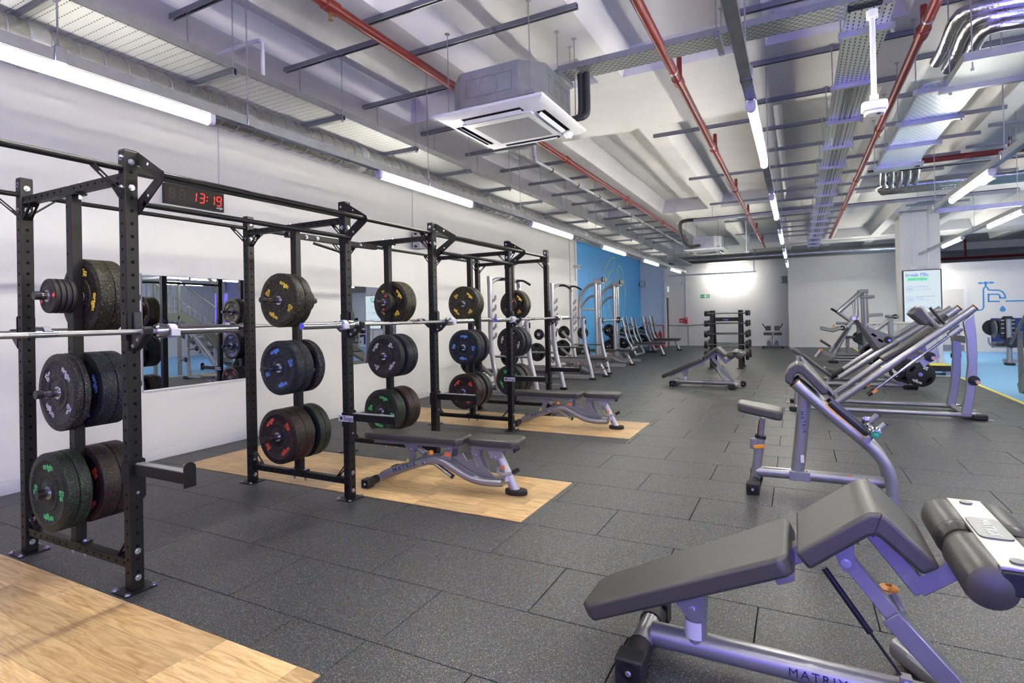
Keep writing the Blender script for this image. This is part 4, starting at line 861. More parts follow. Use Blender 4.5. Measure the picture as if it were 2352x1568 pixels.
# ================================================================== barbells
bbp = thing('barbell', '', 'barbell', (0, 0, 0), 0, 'barbells on the rack'); use3 = [0]; HL = 1.163
part('bar_shaft', MB().cyl((0, -0.72, 0), (0, 0.72, 0), 0.0142, 14), 'chrome', bbp)
for a, b in ((-0.66, -0.22), (-0.10, 0.10), (0.22, 0.66)): part('knurled_grip', MB().cyl((0, a, 0), (0, b, 0), 0.0146, 14), 'knurl', bbp)
for s in (-1, 1):
    sl = part('sleeve', MB().cyl((0, s*0.72, 0), (0, s*HL, 0), 0.0250, 18), 'chrome', bbp); part('collar', MB().lathe([(0.014, s*0.665), (0.030, s*0.665), (0.039, s*0.675), (0.040, s*0.70), (0.038, s*0.722), (0.025, s*0.724), (0.014, s*0.72)], (0, 0, 0), 'y', 22), 'chrome', sl)
    part('sleeve_cap', MB().cyl((0, s*HL, 0), (0, s*(HL+0.002), 0), 0.021, 16), mat('blue_end_cap', (0.10, 0.10, 0.75), 0.3) if s < 0 else 'chrome', sl)
    cl = part('bar_clip', MB().lathe([(0.0255, s*0.735), (0.038, s*0.735), (0.040, s*0.75), (0.038, s*0.775), (0.0255, s*0.775)], (0, 0, 0), 'y', 22), 'clip', bbp); part('clip_lever', MB().box(0.02, 0.045, min(s*0.735, s*0.785), max(s*0.735, s*0.785), -0.03, 0.012), 'clip', cl, bevel=0.004)
for k, (a, b) in enumerate(((0, 1), (2, 3), (4, 5))):
    yc = (FY[a]+FY[b]+PWY)/2-0.005
    nm = ('first', 'second', 'third')[k]
    place(bbp, use3, (XF+0.084, yc, 1.406), 0, f'steel barbell with silver clips on the aisle-side hooks of the {nm} lifting bay')
    copy_tree(bbp, (XR-PWX-0.084, yc, 1.406), 0, f'steel barbell on the wall-side hooks of the {nm} lifting bay')
# ================================================================== benches and machines
def hexpad(mb, x0, x1, y0, y1, z0, z1): return mb.box(x0, x1, y0, y1, z0, z1)
def P3(p, y): return (p[0], y, p[1])
def path(pts, y=0.0): return [P3(p, y) for p in pts]
def foot_sleeve(t, a, b, r=0.036):
    """rubber sleeve with square moulded end on a cross tube"""
    a, b = Vector(a), Vector(b); d = (b-a).normalized()
    o = part('rubber_foot', MB().cyl(a, b, r, 12).beam(b-d*0.09, b+d*0.0, r*2.1, r*2.0), 'rubber', t, bevel=0.008); bolt(o, b, '-y' if d.y < 0 else '+y').scale = (0.7, 0.7, 0.7); return o
# ---- adjustable utility bench (length along local +X, front foot at right)
def make_bench():
    t = thing('utility_bench', '', 'bench', (0, 0, 0), 0, 'adjustable utility benches')
    for s in (-1, 1): foot_sleeve(t, (0.0, s*0.09, 0.045), (0.0, s*0.27, 0.045))
    part('rear_cross_tube', MB().cyl((0, -0.16, 0.045), (0, 0.16, 0.045), 0.032, 14), 'pale', t)
    m = part('main_beam', MB().tube(smooth_path(path([(0.02, 0.06), (0.22, 0.135), (0.45, 0.215), (0.54, 0.238), (0.62, 0.232), (0.72, 0.188), (0.86, 0.12), (1.0, 0.092), (1.17, 0.095)], -0.035), 3), 0.036, 12), 'silver', t)
    part('main_beam', MB().tube(smooth_path(path([(0.02, 0.06), (0.22, 0.135), (0.45, 0.215), (0.54, 0.238), (0.62, 0.232), (0.72, 0.188), (0.86, 0.12), (1.0, 0.092), (1.17, 0.095)], 0.04), 3), 0.036, 12), 'silver', t)
    text('MATRIX', 0.058, 'ink', (0.27, -0.0735, 0.158), (PI/2, -0.33, 0), m, space=1.25)
    part('pivot_boss', MB().cyl((0.47, -0.085, 0.215), (0.47, 0.085, 0.215), 0.024, 14), 'silver', t); bolt(t, (0.47, -0.085, 0.215), '-y').scale = (0.8, 0.8, 0.8)
    fp = part('front_post', MB().tube(path([(1.275, 0.02), (1.12, 0.325)]), 0.038, 14), 'pale', t)
    part('warning_label', MB().box(1.195, 1.225, -0.0405, -0.038, 0.11, 0.20), 'paper', fp); part('warning_label', MB().box(1.165, 1.195, -0.0405, -0.038, 0.205, 0.235), 'warn', fp)
    part('front_foot', MB().prism([(1.275+0.095*math.cos(a*PI/10), 0.055*math.sin(a*PI/10)) for a in range(20)], 'z', 0.0, 0.045), 'rubber', t, bevel=0.010)
    part('carry_handle', MB().tube(smooth_path([(1.17, 0.03, 0.21), (1.14, -0.02, 0.21), (1.15, -0.075, 0.19), (1.22, -0.09, 0.18), (1.29, -0.085, 0.20), (1.32, -0.08, 0.22)], 3), 0.013, 10), 'pale', t); part('handle_grip', MB().cyl((1.28, -0.085, 0.198), (1.335, -0.078, 0.228), 0.017, 10), 'rubber', t)
    def pad(name, x0, x1, z, y=0.135, tp=0.02):
        p = MB().prism([(x0+0.05, -y+tp), (x0, -y+0.05+tp), (x0, y-0.05-tp), (x0+0.05, y-tp), (x1-0.04, y), (x1, y-0.05), (x1, -y+0.05), (x1-0.04, -y)], 'z', z, z+0.062)
        o = part(name, p, 'vinyl', t, bevel=0.014, seg=3); part('pad_seam', MB().prism([(x0+0.05, -y+tp-0.001), (x0-0.001, -y+0.05+tp), (x0-0.001, y-0.05-tp), (x0+0.05, y-tp+0.001), (x1-0.04, y+0.001), (x1+0.001, y-0.05), (x1+0.001, -y+0.05), (x1-0.04, -y-0.001)], 'z', z+0.020, z+0.024), 'stitch', o); return o
    pad('back_pad', -0.15, 0.845, 0.385, tp=0.03); pad('seat_pad', 0.875, 1.335, 0.392)
    part('back_pad_frame', MB().beam((-0.05, 0, 0.368), (0.80, 0, 0.368), 0.11, 0.036), 'silver', t, bevel=0.004); part('seat_pad_frame', MB().beam((0.90, 0, 0.372), (1.28, 0, 0.372), 0.11, 0.038), 'silver', t, bevel=0.004); part('frame_end_cap', MB().box(1.278, 1.292, -0.055, 0.055, 0.35, 0.393), 'rubber', t)
    for s in (-1, 1):
        part('hinge_bracket', MB().prism([(0.26, 0.355), (0.40, 0.355), (0.36, 0.30), (0.33, 0.285), (0.30, 0.30)], 'y', s*0.05, s*0.058), 'silver', t)
        k = part('hinge_bracket', MB().prism([(0.58, 0.25), (0.72, 0.25), (0.735, 0.35), (0.71, 0.37), (0.69, 0.35), (0.66, 0.30)], 'y', s*0.058, s*0.066), 'silver', t)
        if s < 0: part('warning_label', MB().box(0.662, 0.715, -0.0672, -0.066, 0.28, 0.315), 'warn', k)
        part('hinge_bracket', MB().prism([(1.05, 0.355), (1.17, 0.355), (1.17, 0.30), (1.12, 0.27), (1.07, 0.30)], 'y', s*0.042, s*0.05), 'pale', t)
        part('seat_link', MB().prism([(0.90, 0.355), (0.98, 0.355), (0.97, 0.30), (1.02, 0.18), (0.99, 0.165), (0.94, 0.26), (0.90, 0.31)], 'y', s*0.035, s*0.043), 'silver', t)
    for x, z in ((0.33, 0.315), (0.70, 0.345), (1.12, 0.30), (0.945, 0.31)): bolt(t, (x, -0.066, z), '-y').scale = (0.8, 0.8, 0.8)
    part('adjuster_tube', MB().cyl((0.36, 0, 0.32), (0.56, 0, 0.20), 0.024, 12), 'silver', t); part('adjuster_rod', MB().cyl((0.50, -0.01, 0.22), (0.70, -0.01, 0.10), 0.020, 12), 'chrome', t); part('adjuster_rod_cap', MB().cyl((0.695, -0.01, 0.103), (0.71, -0.01, 0.094), 0.0205, 12), 'rubber', t)
    k = part('pop_pin', MB().cyl((0.44, -0.02, 0.275), (0.52, -0.06, 0.30), 0.010, 8), 'chrome', t); part('pop_pin_knob', MB().cyl((0.515, -0.058, 0.298), (0.54, -0.07, 0.306), 0.020, 12), 'orange', k)
    part('seat_ladder', MB().prism([(0.70, 0.26), (0.80, 0.30), (0.84, 0.24), (0.90, 0.26), (0.94, 0.20), (1.0, 0.20), (1.10, 0.12), (1.0, 0.11), (0.86, 0.17)], 'y', -0.005, 0.005), 'silver', t)
    part('back_ladder', MB().prism([(0.24, 0.15), (0.30, 0.17), (0.36, 0.29), (0.32, 0.31)], 'y', -0.03, 0.03), 'silver', t); part('warning_label', MB().prism([(0.255, 0.185), (0.295, 0.20), (0.283, 0.235)], 'y', -0.0325, -0.03), 'yellow', t)
    return t
ub = make_bench()
tag(ub, 'black padded utility bench on the oak platform between second and third rack frames'); ub.location = (-3.33, 3.88, 0.001); ub.rotation_euler = (0, 0, math.radians(6))
copy_tree(ub, (-3.33, 6.70, 0.001), math.radians(5), 'black padded utility bench on the farthest oak platform')
copy_tree(ub, (-5.32, 9.30, 0), math.radians(2), 'utility bench standing in the nearer silver half rack')
copy_tree(ub, (-5.24, 12.35, 0), math.radians(3), 'utility bench standing in the farther silver half rack')
copy_tree(ub, (-5.45, 15.45, 0), 0, 'utility bench standing under the silver smith machine')
# ---- decline / back extension bench: hump pad with ankle rollers (length along +X)
def make_decline():
    t = thing('decline_bench', '', 'bench', (0, 0, 0), 0, 'adjustable decline benches')
    def slab(name, a, b, w0, w1, th, parent=t, r0=0.05):
        """pad from a to b (x,z) with half widths w0,w1"""
        a, b = Vector((a[0], 0, a[1])), Vector((b[0], 0, b[1])); d = (b-a).normalized(); n = Vector((-d.z, 0, d.x)); L = (b-a).length; Y = Vector((0, 1, 0))
        o2 = [(0, -w0+r0), (r0*0.8, -w0), (L-0.03, -w1), (L, -w1+0.03), (L, w1-0.03), (L-0.03, w1), (r0*0.8, w0), (0, w0-r0)]
        vs = [a+d*u+Y*v for u, v in o2]; vs += [q-n*th for q in vs]; k = len(o2)
        return part(name, MB().add(vs, [tuple(range(k)), tuple(reversed(range(k, 2*k)))]+[(i, i+k, (i+1) % k+k, (i+1) % k) for i in range(k)]), 'vinyl', parent, bevel=0.014, seg=3)
    slab('back_pad', (-0.855, 0.205), (-0.055, 0.588), 0.155, 0.215, 0.072)
    # hump pad: one bent cushion
    up = [(-0.028, 0.602), (0.155, 0.745), (0.195, 0.772), (0.228, 0.775), (0.258, 0.755), (0.385, 0.625)]
    lo = [(0.335, 0.592), (0.215, 0.70), (0.19, 0.69), (0.015, 0.548)]
    b = MB().prism(up+lo, 'y', -0.215, 0.215); o = part('hump_pad', b, 'vinyl', t, bevel=0.014, seg=3)
    for y in (-0.2155, 0.2155): part('pad_seam', MB().prism([(0.228, 0.776), (0.2305, 0.775), (0.2035, 0.694), (0.201, 0.695)], 'y', y-0.0008, y+0.0008), 'stitch', o)
    # chassis
    part('base_tube', MB().cyl((-0.58, 0, 0.085), (0.60, 0, 0.085), 0.048, 18), 'silver', t)
    text('MATRIX', 0.046, 'ink', (0.035, -0.0488, 0.088), RY, t, space=1.25)
    part('rear_cross_tube', MB().cyl((-0.61, -0.12, 0.075), (-0.61, 0.12, 0.075), 0.042, 14), 'silver', t)
    for s in (-1, 1): foot_sleeve(t, (-0.61, s*0.09, 0.07), (-0.61, s*0.275, 0.062), 0.052)
    part('front_cross_tube', MB().cyl((0.56, -0.06, 0.075), (0.34, 0.33, 0.075), 0.05, 16), 'pale', t); part('front_cross_tube', MB().cyl((0.57, 0.06, 0.065), (0.50, -0.27, 0.06), 0.040, 16), 'pale', t)
    part('caution_label', MB().cyl((0.455, 0.13, 0.077), (0.385, 0.255, 0.077), 0.0512, 16), 'paper', t)
    for c in ((0.40, 0.36), (0.49, -0.30)): part('rubber_foot', MB().box(c[0]-0.06, c[0]+0.06, c[1]-0.06, c[1]+0.06, 0.0, 0.10), 'rubber', t, bevel=0.025, seg=3)
    part('transport_wheel', MB().lathe([(0.01, -0.02), (0.055, -0.02), (0.06, -0.01), (0.06, 0.01), (0.055, 0.02), (0.01, 0.02)], (0.64, 0.12, 0.06), 'y', 20), 'rubber', t)
    p = part('pivot_post', MB().cyl((-0.40, 0, 0.10), (-0.40, 0, 0.30), 0.045, 16), 'silver', t); part('serial_label', MB().prism([(-0.40+0.0462*math.cos(a), 0.0462*math.sin(a)) for a in [PI*1.1+PI*0.6*i/8 for i in range(9)]]+[(-0.40+0.044*math.cos(a), 0.044*math.sin(a)) for a in [PI*1.7-PI*0.6*i/8 for i in range(9)]], 'z', 0.12, 0.19), 'paper', p)
    for s in (-1, 1):
        part('pivot_bracket', MB().prism([(-0.50, 0.30), (-0.36, 0.365), (-0.36, 0.21), (-0.40, 0.20), (-0.43, 0.215)], 'y', s*0.048, s*0.056), 'silver', t)
        part('strut_bracket', MB().prism([(0.09, 0.575), (0.16, 0.60), (0.165, 0.51), (0.125, 0.495)], 'y', s*0.035, s*0.043), 'silver', t)
    bolt(t, (-0.405, -0.056, 0.25), '-y'); bolt(t, (0.135, -0.043, 0.53), '-y')
    part('pad_rail', MB().beam((-0.72, 0, 0.185), (-0.10, 0, 0.475), 0.07, 0.05), 'silver', t, bevel=0.004); part('pad_rail', MB().beam((-0.12, 0, 0.465), (0.19, 0, 0.66), 0.075, 0.06), 'silver', t, bevel=0.004)
    part('hinge_block', MB().beam((-0.10, 0, 0.44), (-0.04, 0, 0.47), 0.16, 0.05), 'silver', t, bevel=0.004)
    part('roller_arm', MB().beam((0.215, 0, 0.655), (0.362, 0, 0.462), 0.065, 0.055, up=(1, 0, 1)), 'silver', t, bevel=0.004); part('roller_arm', MB().beam((0.345, 0, 0.475), (0.555, 0, 0.640), 0.066, 0.062), 'silver', t, bevel=0.004)
    part('strut_sleeve', MB().beam((0.265, 0, 0.36), (0.56, 0, 0.03), 0.075, 0.065, up=(1, 0, 1)), 'silver', t, bevel=0.004); part('strut_inner', MB().beam((0.14, 0, 0.53), (0.29, 0, 0.34), 0.055, 0.050, up=(1, 0, 1)), 'pale', t, bevel=0.003)
    k = part('pop_pin', MB().cyl((0.31, 0.02, 0.36), (0.285, 0.06, 0.40), 0.014, 10), 'pale', t); part('pop_pin_knob', MB().lathe([(0.012, -0.006), (0.03, -0.004), (0.032, 0.004), (0.012, 0.012)], (0.275, 0.075, 0.415), 'z', 18), 'orange', k)
    part('gas_strut', MB().cyl((0.065, -0.02, 0.49), (0.205, -0.02, 0.285), 0.0115, 10), 'plastic', t); part('gas_strut_rod', MB().cyl((0.205, -0.02, 0.285), (0.305, -0.02, 0.14), 0.005, 8), 'rubber', t)
    part('strut_bracket', MB().box(0.29, 0.325, -0.045, -0.005, 0.11, 0.16), 'silver', t); bolt(t, (0.307, -0.045, 0.142), '-y').scale = (0.8, 0.8, 0.8)
    # ankle rollers with aluminium plate on top
    for s in (-1, 1):
        for dx in (-0.068, 0.075):
            r = part('ankle_roller', MB().lathe([(0.0005, s*0.022), (0.052, s*0.022), (0.066, s*0.04), (0.070, s*0.06), (0.070, s*0.30), (0.062, s*0.322), (0.045, s*0.332), (0.0005, s*0.336)], (0.55+dx, 0, 0.632), 'y', 24), 'vinyl', t); part('pad_seam', MB().lathe([(0.0705, s*0.06), (0.0712, s*0.061), (0.0705, s*0.062)], (0.55+dx, 0, 0.632), 'y', 24), 'stitch', r)
        part('roller_end', MB().box(0.50, 0.60, min(s*0.318, s*0.331), max(s*0.318, s*0.331), 0.62, 0.690), 'plastic', t, bevel=0.006)
    pl = part('foot_plate', MB().box(0.498, 0.602, -0.325, 0.325, 0.690, 0.702), mat('brushed_aluminium', (0.52, 0.51, 0.48), 0.38, 0.85, bump=0.4, nscale=30), t, bevel=0.003)
    part('plate_badge', MB().prism(rounded(0.505, 0.595, -0.10, 0.10, 0.02), 'z', 0.702, 0.706), 'darkmetal', pl); text('MATRIX', 0.045, 'galv', (0.55, 0, 0.7065), (0, 0, -PI/2), pl)
    for y in (-0.28, 0.28): part('plate_screw', MB().cyl((0.55, y, 0.702), (0.55, y, 0.707), 0.02, 14), 'darkmetal', pl)
    return t
db = make_decline(); tag(db, 'large decline bench with hump pad and ankle rollers in the right foreground'); db.location = (0, 2.37, 0)
copy_tree(db, (-1.60, 11.33, 0), math.radians(-1), 'decline bench with hump pad standing in front of the barbell rack')
# ---- preacher curl
t = thing('preacher_curl', 'silver preacher curl station with black arm pad and small seat', 'machine', (0, 4.99, 0))
for s in (-1, 1): foot_sleeve(t, (-0.345, s*0.04, 0.05), (-0.345, s*0.26, 0.045), 0.045)
part('seat_column', MB().tube(path([(-0.345, 0.05), (-0.295, 0.405)]), 0.036, 16), 'silver', t); part('column_collar', MB().cyl((-0.297, 0, 0.40), (-0.293, 0, 0.425), 0.043, 18), 'rubber', t)
part('seat_post', MB().tube(path([(-0.295, 0.42), (-0.275, 0.57)]), 0.022, 12), 'chrome', t); part('height_scale', MB().beam((-0.318, -0.005, 0.43), (-0.30, -0.005, 0.55), 0.012, 0.006), 'plastic', t)
for k in range(5): part('scale_mark', MB().box(-0.324, -0.316, -0.012, 0.004, 0.445+0.02*k, 0.452+0.02*k), 'orange', t)
lv = part('seat_lever_box', MB().box(-0.372, -0.322, -0.035, 0.03, 0.315, 0.395), 'silver', t, bevel=0.008); part('seat_lever', MB().beam((-0.345, -0.045, 0.332), (-0.262, -0.05, 0.348), 0.022, 0.030), 'orange', lv, bevel=0.006)
sp = MB().prism([(-0.445, -0.12), (-0.46, -0.08), (-0.46, 0.08), (-0.445, 0.12), (-0.16, 0.15), (-0.125, 0.11), (-0.125, -0.11), (-0.16, -0.15)], 'z', 0, 0.075); sp.v = [(x, y, z+0.597-0.17*(x+0.29)) for x, y, z in sp.v]; part('seat_pad', sp, 'vinyl', t, bevel=0.018, seg=3)
part('base_tube', MB().cyl((-0.33, 0, 0.128), (0.60, 0, 0.135), 0.042, 16), 'silver', t); cl_ = part('clamp_plate', MB().box(-0.09, 0.06, -0.048, 0.048, 0.09, 0.165), 'silver', t, bevel=0.004)
for x in (-0.065, 0.035): bolt(cl_, (x, -0.048, 0.11), '-y').scale = (0.6, 0.6, 0.6); bolt(cl_, (x, -0.03, 0.165), 'z').scale = (0.6, 0.6, 0.9)
po = part('main_post', MB().tube(path([(-0.03, 0.15), (0.042, 0.80)]), 0.048, 18), 'silver', t); text('MATRIX', 0.041, 'ink', (0.018, -0.0488, 0.56), (PI/2, PI/2-0.11, 0), po, space=1.25); part('serial_label', MB().box(-0.005, 0.02, -0.0475, -0.044, 0.24, 0.30), 'paper', po)
part('warning_label', MB().box(0.30, 0.345, -0.030, -0.028, 0.155, 0.168), 'warn', t)
for s in (-1, 1):
    part('curved_rail', MB().tube(smooth_path(path([(-0.03, 0.875), (0.20, 0.655), (0.40, 0.475), (0.49, 0.385), (0.555, 0.28), (0.585, 0.16), (0.59, 0.0)], s*0.115), 4), 0.043, 16), 'silver', t)
    part('rail_cap', MB().cyl((-0.042, s*0.115, 0.887), (-0.028, s*0.115, 0.873), 0.0445, 16), 'plastic', t); part('cap_ring', MB().cyl((-0.030, s*0.115, 0.8755), (-0.027, s*0.115, 0.8725), 0.0448, 16), 'orange', t)
    g_ = part('wear_guard', MB().beam((0.20, s*0.115, 0.735), (0.455, s*0.115, 0.495), 0.062, 0.030, up=(1, 0, 1)), 'plastic', t, bevel=0.006); part('guard_strip', MB().beam((0.215, s*0.115+0.01, 0.745), (0.45, s*0.115+0.01, 0.523), 0.012, 0.010, up=(1, 0, 1)), 'darkmetal', g_); part('orange_line', MB().beam((0.17, s*0.115-0.031, 0.723), (0.44, s*0.115-0.031, 0.468), 0.006, 0.012, up=(1, 0, 1)), 'orange', g_)
    part('bar_horn', MB().tube(path([(0.435, 0.49), (0.545, 0.612)], s*0.20), 0.020, 12), 'silver', t); part('horn_cap', MB().tube(path([(0.545, 0.612), (0.549, 0.6165)], s*0.20), 0.0205, 12), 'plastic', t)
part('horn_cross_tube', MB().cyl((0.43, -0.22, 0.485), (0.43, 0.22, 0.485), 0.022, 12), 'silver', t); part('rear_cross_tube', MB().cyl((0.585, -0.16, 0.04), (0.585, 0.16, 0.04), 0.04, 14), 'silver', t)
ap = [(-0.062, 0.862), (-0.098, 0.880), (-0.100, 0.935), (-0.072, 0.990), (-0.02, 1.027), (0.035, 1.018), (0.195, 0.835), (0.188, 0.800), (0.150, 0.792), (0.02, 0.945), (-0.012, 0.955), (-0.035, 0.935), (-0.042, 0.875)]
a_ = part('arm_pad', MB().prism(ap, 'y', -0.145, 0.215), 'vinyl', t, bevel=0.016, seg=3)
t = thing('fixed_barbell', 'short chrome curl bar with green end cap resting on the preacher curl', 'barbell', (0.475, 4.99, 0.548))
part('bar_shaft', MB().tube(smooth_path([(0, -0.20, 0), (0.012, -0.14, 0.0), (-0.012, -0.06, 0.0), (0.0, 0, 0), (-0.012, 0.06, 0), (0.012, 0.14, 0), (0, 0.20, 0)], 3), 0.016, 12), 'chrome', t)
for s in (-1, 1): part('bar_head', MB().lathe([(0.012, s*0.20), (0.040, s*0.205), (0.043, s*0.225), (0.030, s*0.24), (0.030, s*0.30), (0.001, s*0.302)], (0, 0, 0), 'y', 20, close=False), 'chrome', t)
e_ = part('end_cap', MB().cyl((0, -0.306, 0), (0, -0.302, 0), 0.026, 18), 'green', t); text('10', 0.026, 'paper', (0, -0.3065, 0), RY, e_)
# ---- hack squat
t = thing('hack_squat', 'silver hack squat machine with shoulder pads and curved rear uprights', 'machine', (0, 9.36, 0)); YN = 0.39
for s in (-1, 1):
    y = s*YN
    part('floor_rail', MB().tube(path([(-0.06, 0.055), (1.98, 0.055)], y), 0.030, 14), 'silver', t); part('sled_rail', MB().tube(path([(0.44, 0.13), (2.0, 1.425)], y), 0.044, 16), 'silver', t); part('rail_cap', MB().tube(path([(2.0, 1.425), (2.012, 1.435)], y), 0.0445, 16), 'plastic', t); part('cap_ring', MB().tube(path([(1.996, 1.4217), (2.0, 1.425)], y), 0.0448, 16), 'orange', t)
    part('rear_upright', MB().prism([(1.83, 0.06), (1.885, 0.35), (1.915, 0.72), (1.91, 1.0), (1.88, 1.25), (1.985, 1.36), (2.005, 1.1), (2.012, 0.85), (2.0, 0.5), (1.935, 0.06)], 'y', y-0.035, y+0.035), 'silver', t, bevel=0.008)
    part('front_post', MB().tube(path([(-0.05, 0.06), (-0.015, 0.78)], y*0.85), 0.028, 12), 'silver', t)
    part('rubber_foot', MB().box(1.94, 2.10, y-0.055, y+0.055, 0.0, 0.075), 'rubber', t, bevel=0.02, seg=3); part('rubber_foot', MB().box(-0.14, 0.0, y-0.05, y+0.05, 0.0, 0.06), 'rubber', t, bevel=0.015); part('foot_tab', MB().box(2.08, 2.16, y-0.04, y+0.04, 0, 0.012), 'pale', t); part('foot_tab', MB().box(-0.20, -0.1, y-0.03, y+0.03, 0, 0.010), 'pale', t)
    part('guide_rod', MB().tube(path([(0.90, 0.325), (1.80, 1.125)], y-s*0.02), 0.018, 12), 'chrome', t)
    part('rod_stop', MB().tube(path([(0.83, 0.265), (0.91, 0.335)], y-s*0.02), 0.032, 12), 'plastic', t); part('stop_lever', MB().beam((0.88, y-s*0.02-0.03, 0.30), (0.94, y-s*0.02-0.03, 0.345), 0.02, 0.035), 'orange', t)
    part('rod_clamp', MB().tube(path([(1.74, 1.07), (1.86, 1.175)], y-s*0.02), 0.042, 12), 'silver', t)
    part('sled_plate', MB().prism([(1.40, 0.745), (1.45, 0.66), (1.63, 0.80), (1.60, 0.92)], 'y', y-0.03, y+0.02), 'silver', t, bevel=0.006)
    for (x, z, yy, L) in ((1.52, 0.80, y+s*0.03, 0.24), (1.965, 0.505 if s < 0 else 0.76, y+s*0.035, 0.20)):
        part('weight_horn_disc', MB().cyl((x, yy, z), (x, yy+s*0.025, z), 0.062, 18), 'rubber', t); h_ = part('weight_horn', MB().cyl((x, yy, z), (x, yy+s*L, z), 0.025, 14), 'chrome', t); part('horn_cap', MB().cyl((x, yy+s*L, z), (x, yy+s*(L+0.006), z), 0.018, 12), 'orange', h_)
    part('shoulder_pad', MB().prism([(1.36, 1.36), (1.43, 1.44), (1.49, 1.44), (1.585, 1.24), (1.55, 1.20), (1.51, 1.205)], 'y', s*0.09, s*0.21), 'vinyl', t, bevel=0.022, seg=3)
    part('shoulder_tube', MB().tube(smooth_path(path([(1.46, 1.46), (1.60, 1.26), (1.66, 1.19), (1.72, 1.12)], s*0.15), 3), 0.026, 12), 'pale', t); part('sled_handle', MB().tube(path([(1.56, 1.44), (1.72, 1.21)], s*0.27), 0.018, 10), 'plastic', t)
part('cross_beam', MB().cyl((1.90, -YN, 0.055), (1.90, YN, 0.055), 0.035, 12), 'silver', t); part('cross_beam', MB().cyl((0.46, -YN, 0.15), (0.46, YN, 0.15), 0.04, 12), 'silver', t); part('cross_beam', MB().beam((1.93, -YN, 1.02), (1.93, YN, 1.02), 0.06, 0.09), 'silver', t); part('cross_beam', MB().cyl((-0.05, -YN, 0.055), (-0.05, YN, 0.055), 0.03, 12), 'silver', t); part('corner_plate', MB().prism([(1.90, -0.40), (2.10, -0.36), (2.07, -0.20), (1.98, -0.05), (1.98, 0.05), (2.07, 0.20), (2.10, 0.36), (1.90, 0.40)], 'z', 0.05, 0.062), 'pale', t)
part('back_pad', MB().add([(x, y, z) for y in (-0.16, 0.16) for x, z in ((1.02, 0.75), (1.60, 1.165), (1.64, 1.11), (1.06, 0.69))], [(0, 1, 2, 3), (7, 6, 5, 4), (0, 4, 5, 1), (1, 5, 6, 2), (2, 6, 7, 3), (3, 7, 4, 0)]), 'vinyl', t, bevel=0.02, seg=3); part('pad_frame', MB().beam((1.08, 0, 0.68), (1.72, 0, 1.14), 0.22, 0.03), 'silver', t); part('sled_cross_tube', MB().cyl((1.50, -YN, 0.82), (1.50, YN, 0.82), 0.03, 12), 'silver', t); part('head_pad', MB().beam((1.60, 0, 1.20), (1.78, 0, 1.33), 0.24, 0.06), 'vinyl', t, bevel=0.02, seg=3)
part('foot_platform', MB().beam((0.03, 0, 0.745), (0.43, 0, 0.235), 0.62, 0.020, up=(1, 0, 1)), mat('diamond_plate', (0.34, 0.34, 0.34), 0.35, 0.6, bump=1.0, nscale=55), t); part('platform_frame', MB().beam((0.0, 0, 0.70), (0.40, 0, 0.20), 0.55, 0.03, up=(1, 0, 1)), 'plastic', t)
part('end_pad', MB().beam((-0.10, 0.20, 0.86), (0.02, 0.20, 0.775), 0.26, 0.055), 'vinyl', t, bevel=0.018, seg=3); part('side_pad', MB().beam((0.04, 0.20, 0.77), (0.42, 0.20, 0.445), 0.10, 0.05), 'vinyl', t, bevel=0.018, seg=3)
# ---- leg press behind it
t = thing('leg_press', 'silver leg press with black footplate behind the hack squat', 'machine', (0, 12.4, 0)); YN = 0.40
for s in (-1, 1):
    y = s*YN
    part('floor_rail', MB().tube(path([(0.42, 0.06), (1.70, 0.06)], y), 0.034, 12), 'silver', t); part('sled_rail', MB().tube(path([(0.66, 0.17), (2.36, 1.43)], y), 0.048, 14), 'silver', t); part('guide_rod', MB().tube(path([(0.80, 0.20), (2.1, 1.16)], y*0.6), 0.02, 10), 'chrome', t)
    part('rail_support', MB().tube(path([(1.62, 0.06), (1.62, 0.86)], y), 0.035, 12), 'silver', t); part('rubber_foot', MB().box(1.64, 1.86, y-0.05, y+0.05, 0, 0.075), 'rubber', t, bevel=0.02); part('diagonal_brace', MB().tube(path([(1.45, 0.16), (1.68, 0.06)], y), 0.034, 12), 'silver', t)
    sp_ = part('side_plate', MB().prism([(1.02, 1.16), (1.30, 0.71), (1.58, 0.86), (1.54, 0.94)], 'y', s*0.24, s*0.25), 'sledgrey', t, bevel=0.004); part('plate_slot', MB().prism([(1.19, 0.965), (1.22, 0.995), (1.29, 0.945), (1.26, 0.915)], 'y', s*0.239, s*0.2515), 'hole', sp_); part('plate_slot', MB().prism([(1.29, 0.865), (1.32, 0.895), (1.39, 0.845), (1.36, 0.815)], 'y', s*0.239, s*0.2515), 'hole', sp_); part('weight_horn', MB().cyl((1.45, s*0.25, 0.87), (1.45, s*0.50, 0.87), 0.025, 12), 'chrome', t); part('weight_horn_disc', MB().cyl((1.45, s*0.25, 0.87), (1.45, s*0.28, 0.87), 0.06, 16), 'rubber', t)
part('footplate', MB().beam((0.98, 0, 1.23), (1.29, 0, 0.66), 0.62, 0.04, up=(1, 0, 1)), mat('black_grip_plate', (0.05, 0.05, 0.05), 0.5, 0.3, bump=1.0, nscale=50), t); part('storage_horn', MB().cyl((1.86, -0.72, 0.29), (1.86, -0.40, 0.29), 0.025, 12), 'chrome', t); part('storage_horn', MB().cyl((1.62, -0.64, 0.36), (1.62, -0.40, 0.36), 0.025, 12), 'chrome', t); part('storage_brace', MB().tube(path([(1.55, 0.06), (1.62, 0.53), (1.86, 0.29), (1.90, 0.06)], -0.40), 0.03, 10), 'silver', t); part('storage_horn', MB().cyl((1.30, 0.40, 0.55), (1.30, 0.62, 0.55), 0.025, 12), 'chrome', t); part('footplate_roller', MB().cyl((0.93, -0.3, 1.27), (0.93, 0.3, 1.27), 0.035, 14), 'chrome', t)
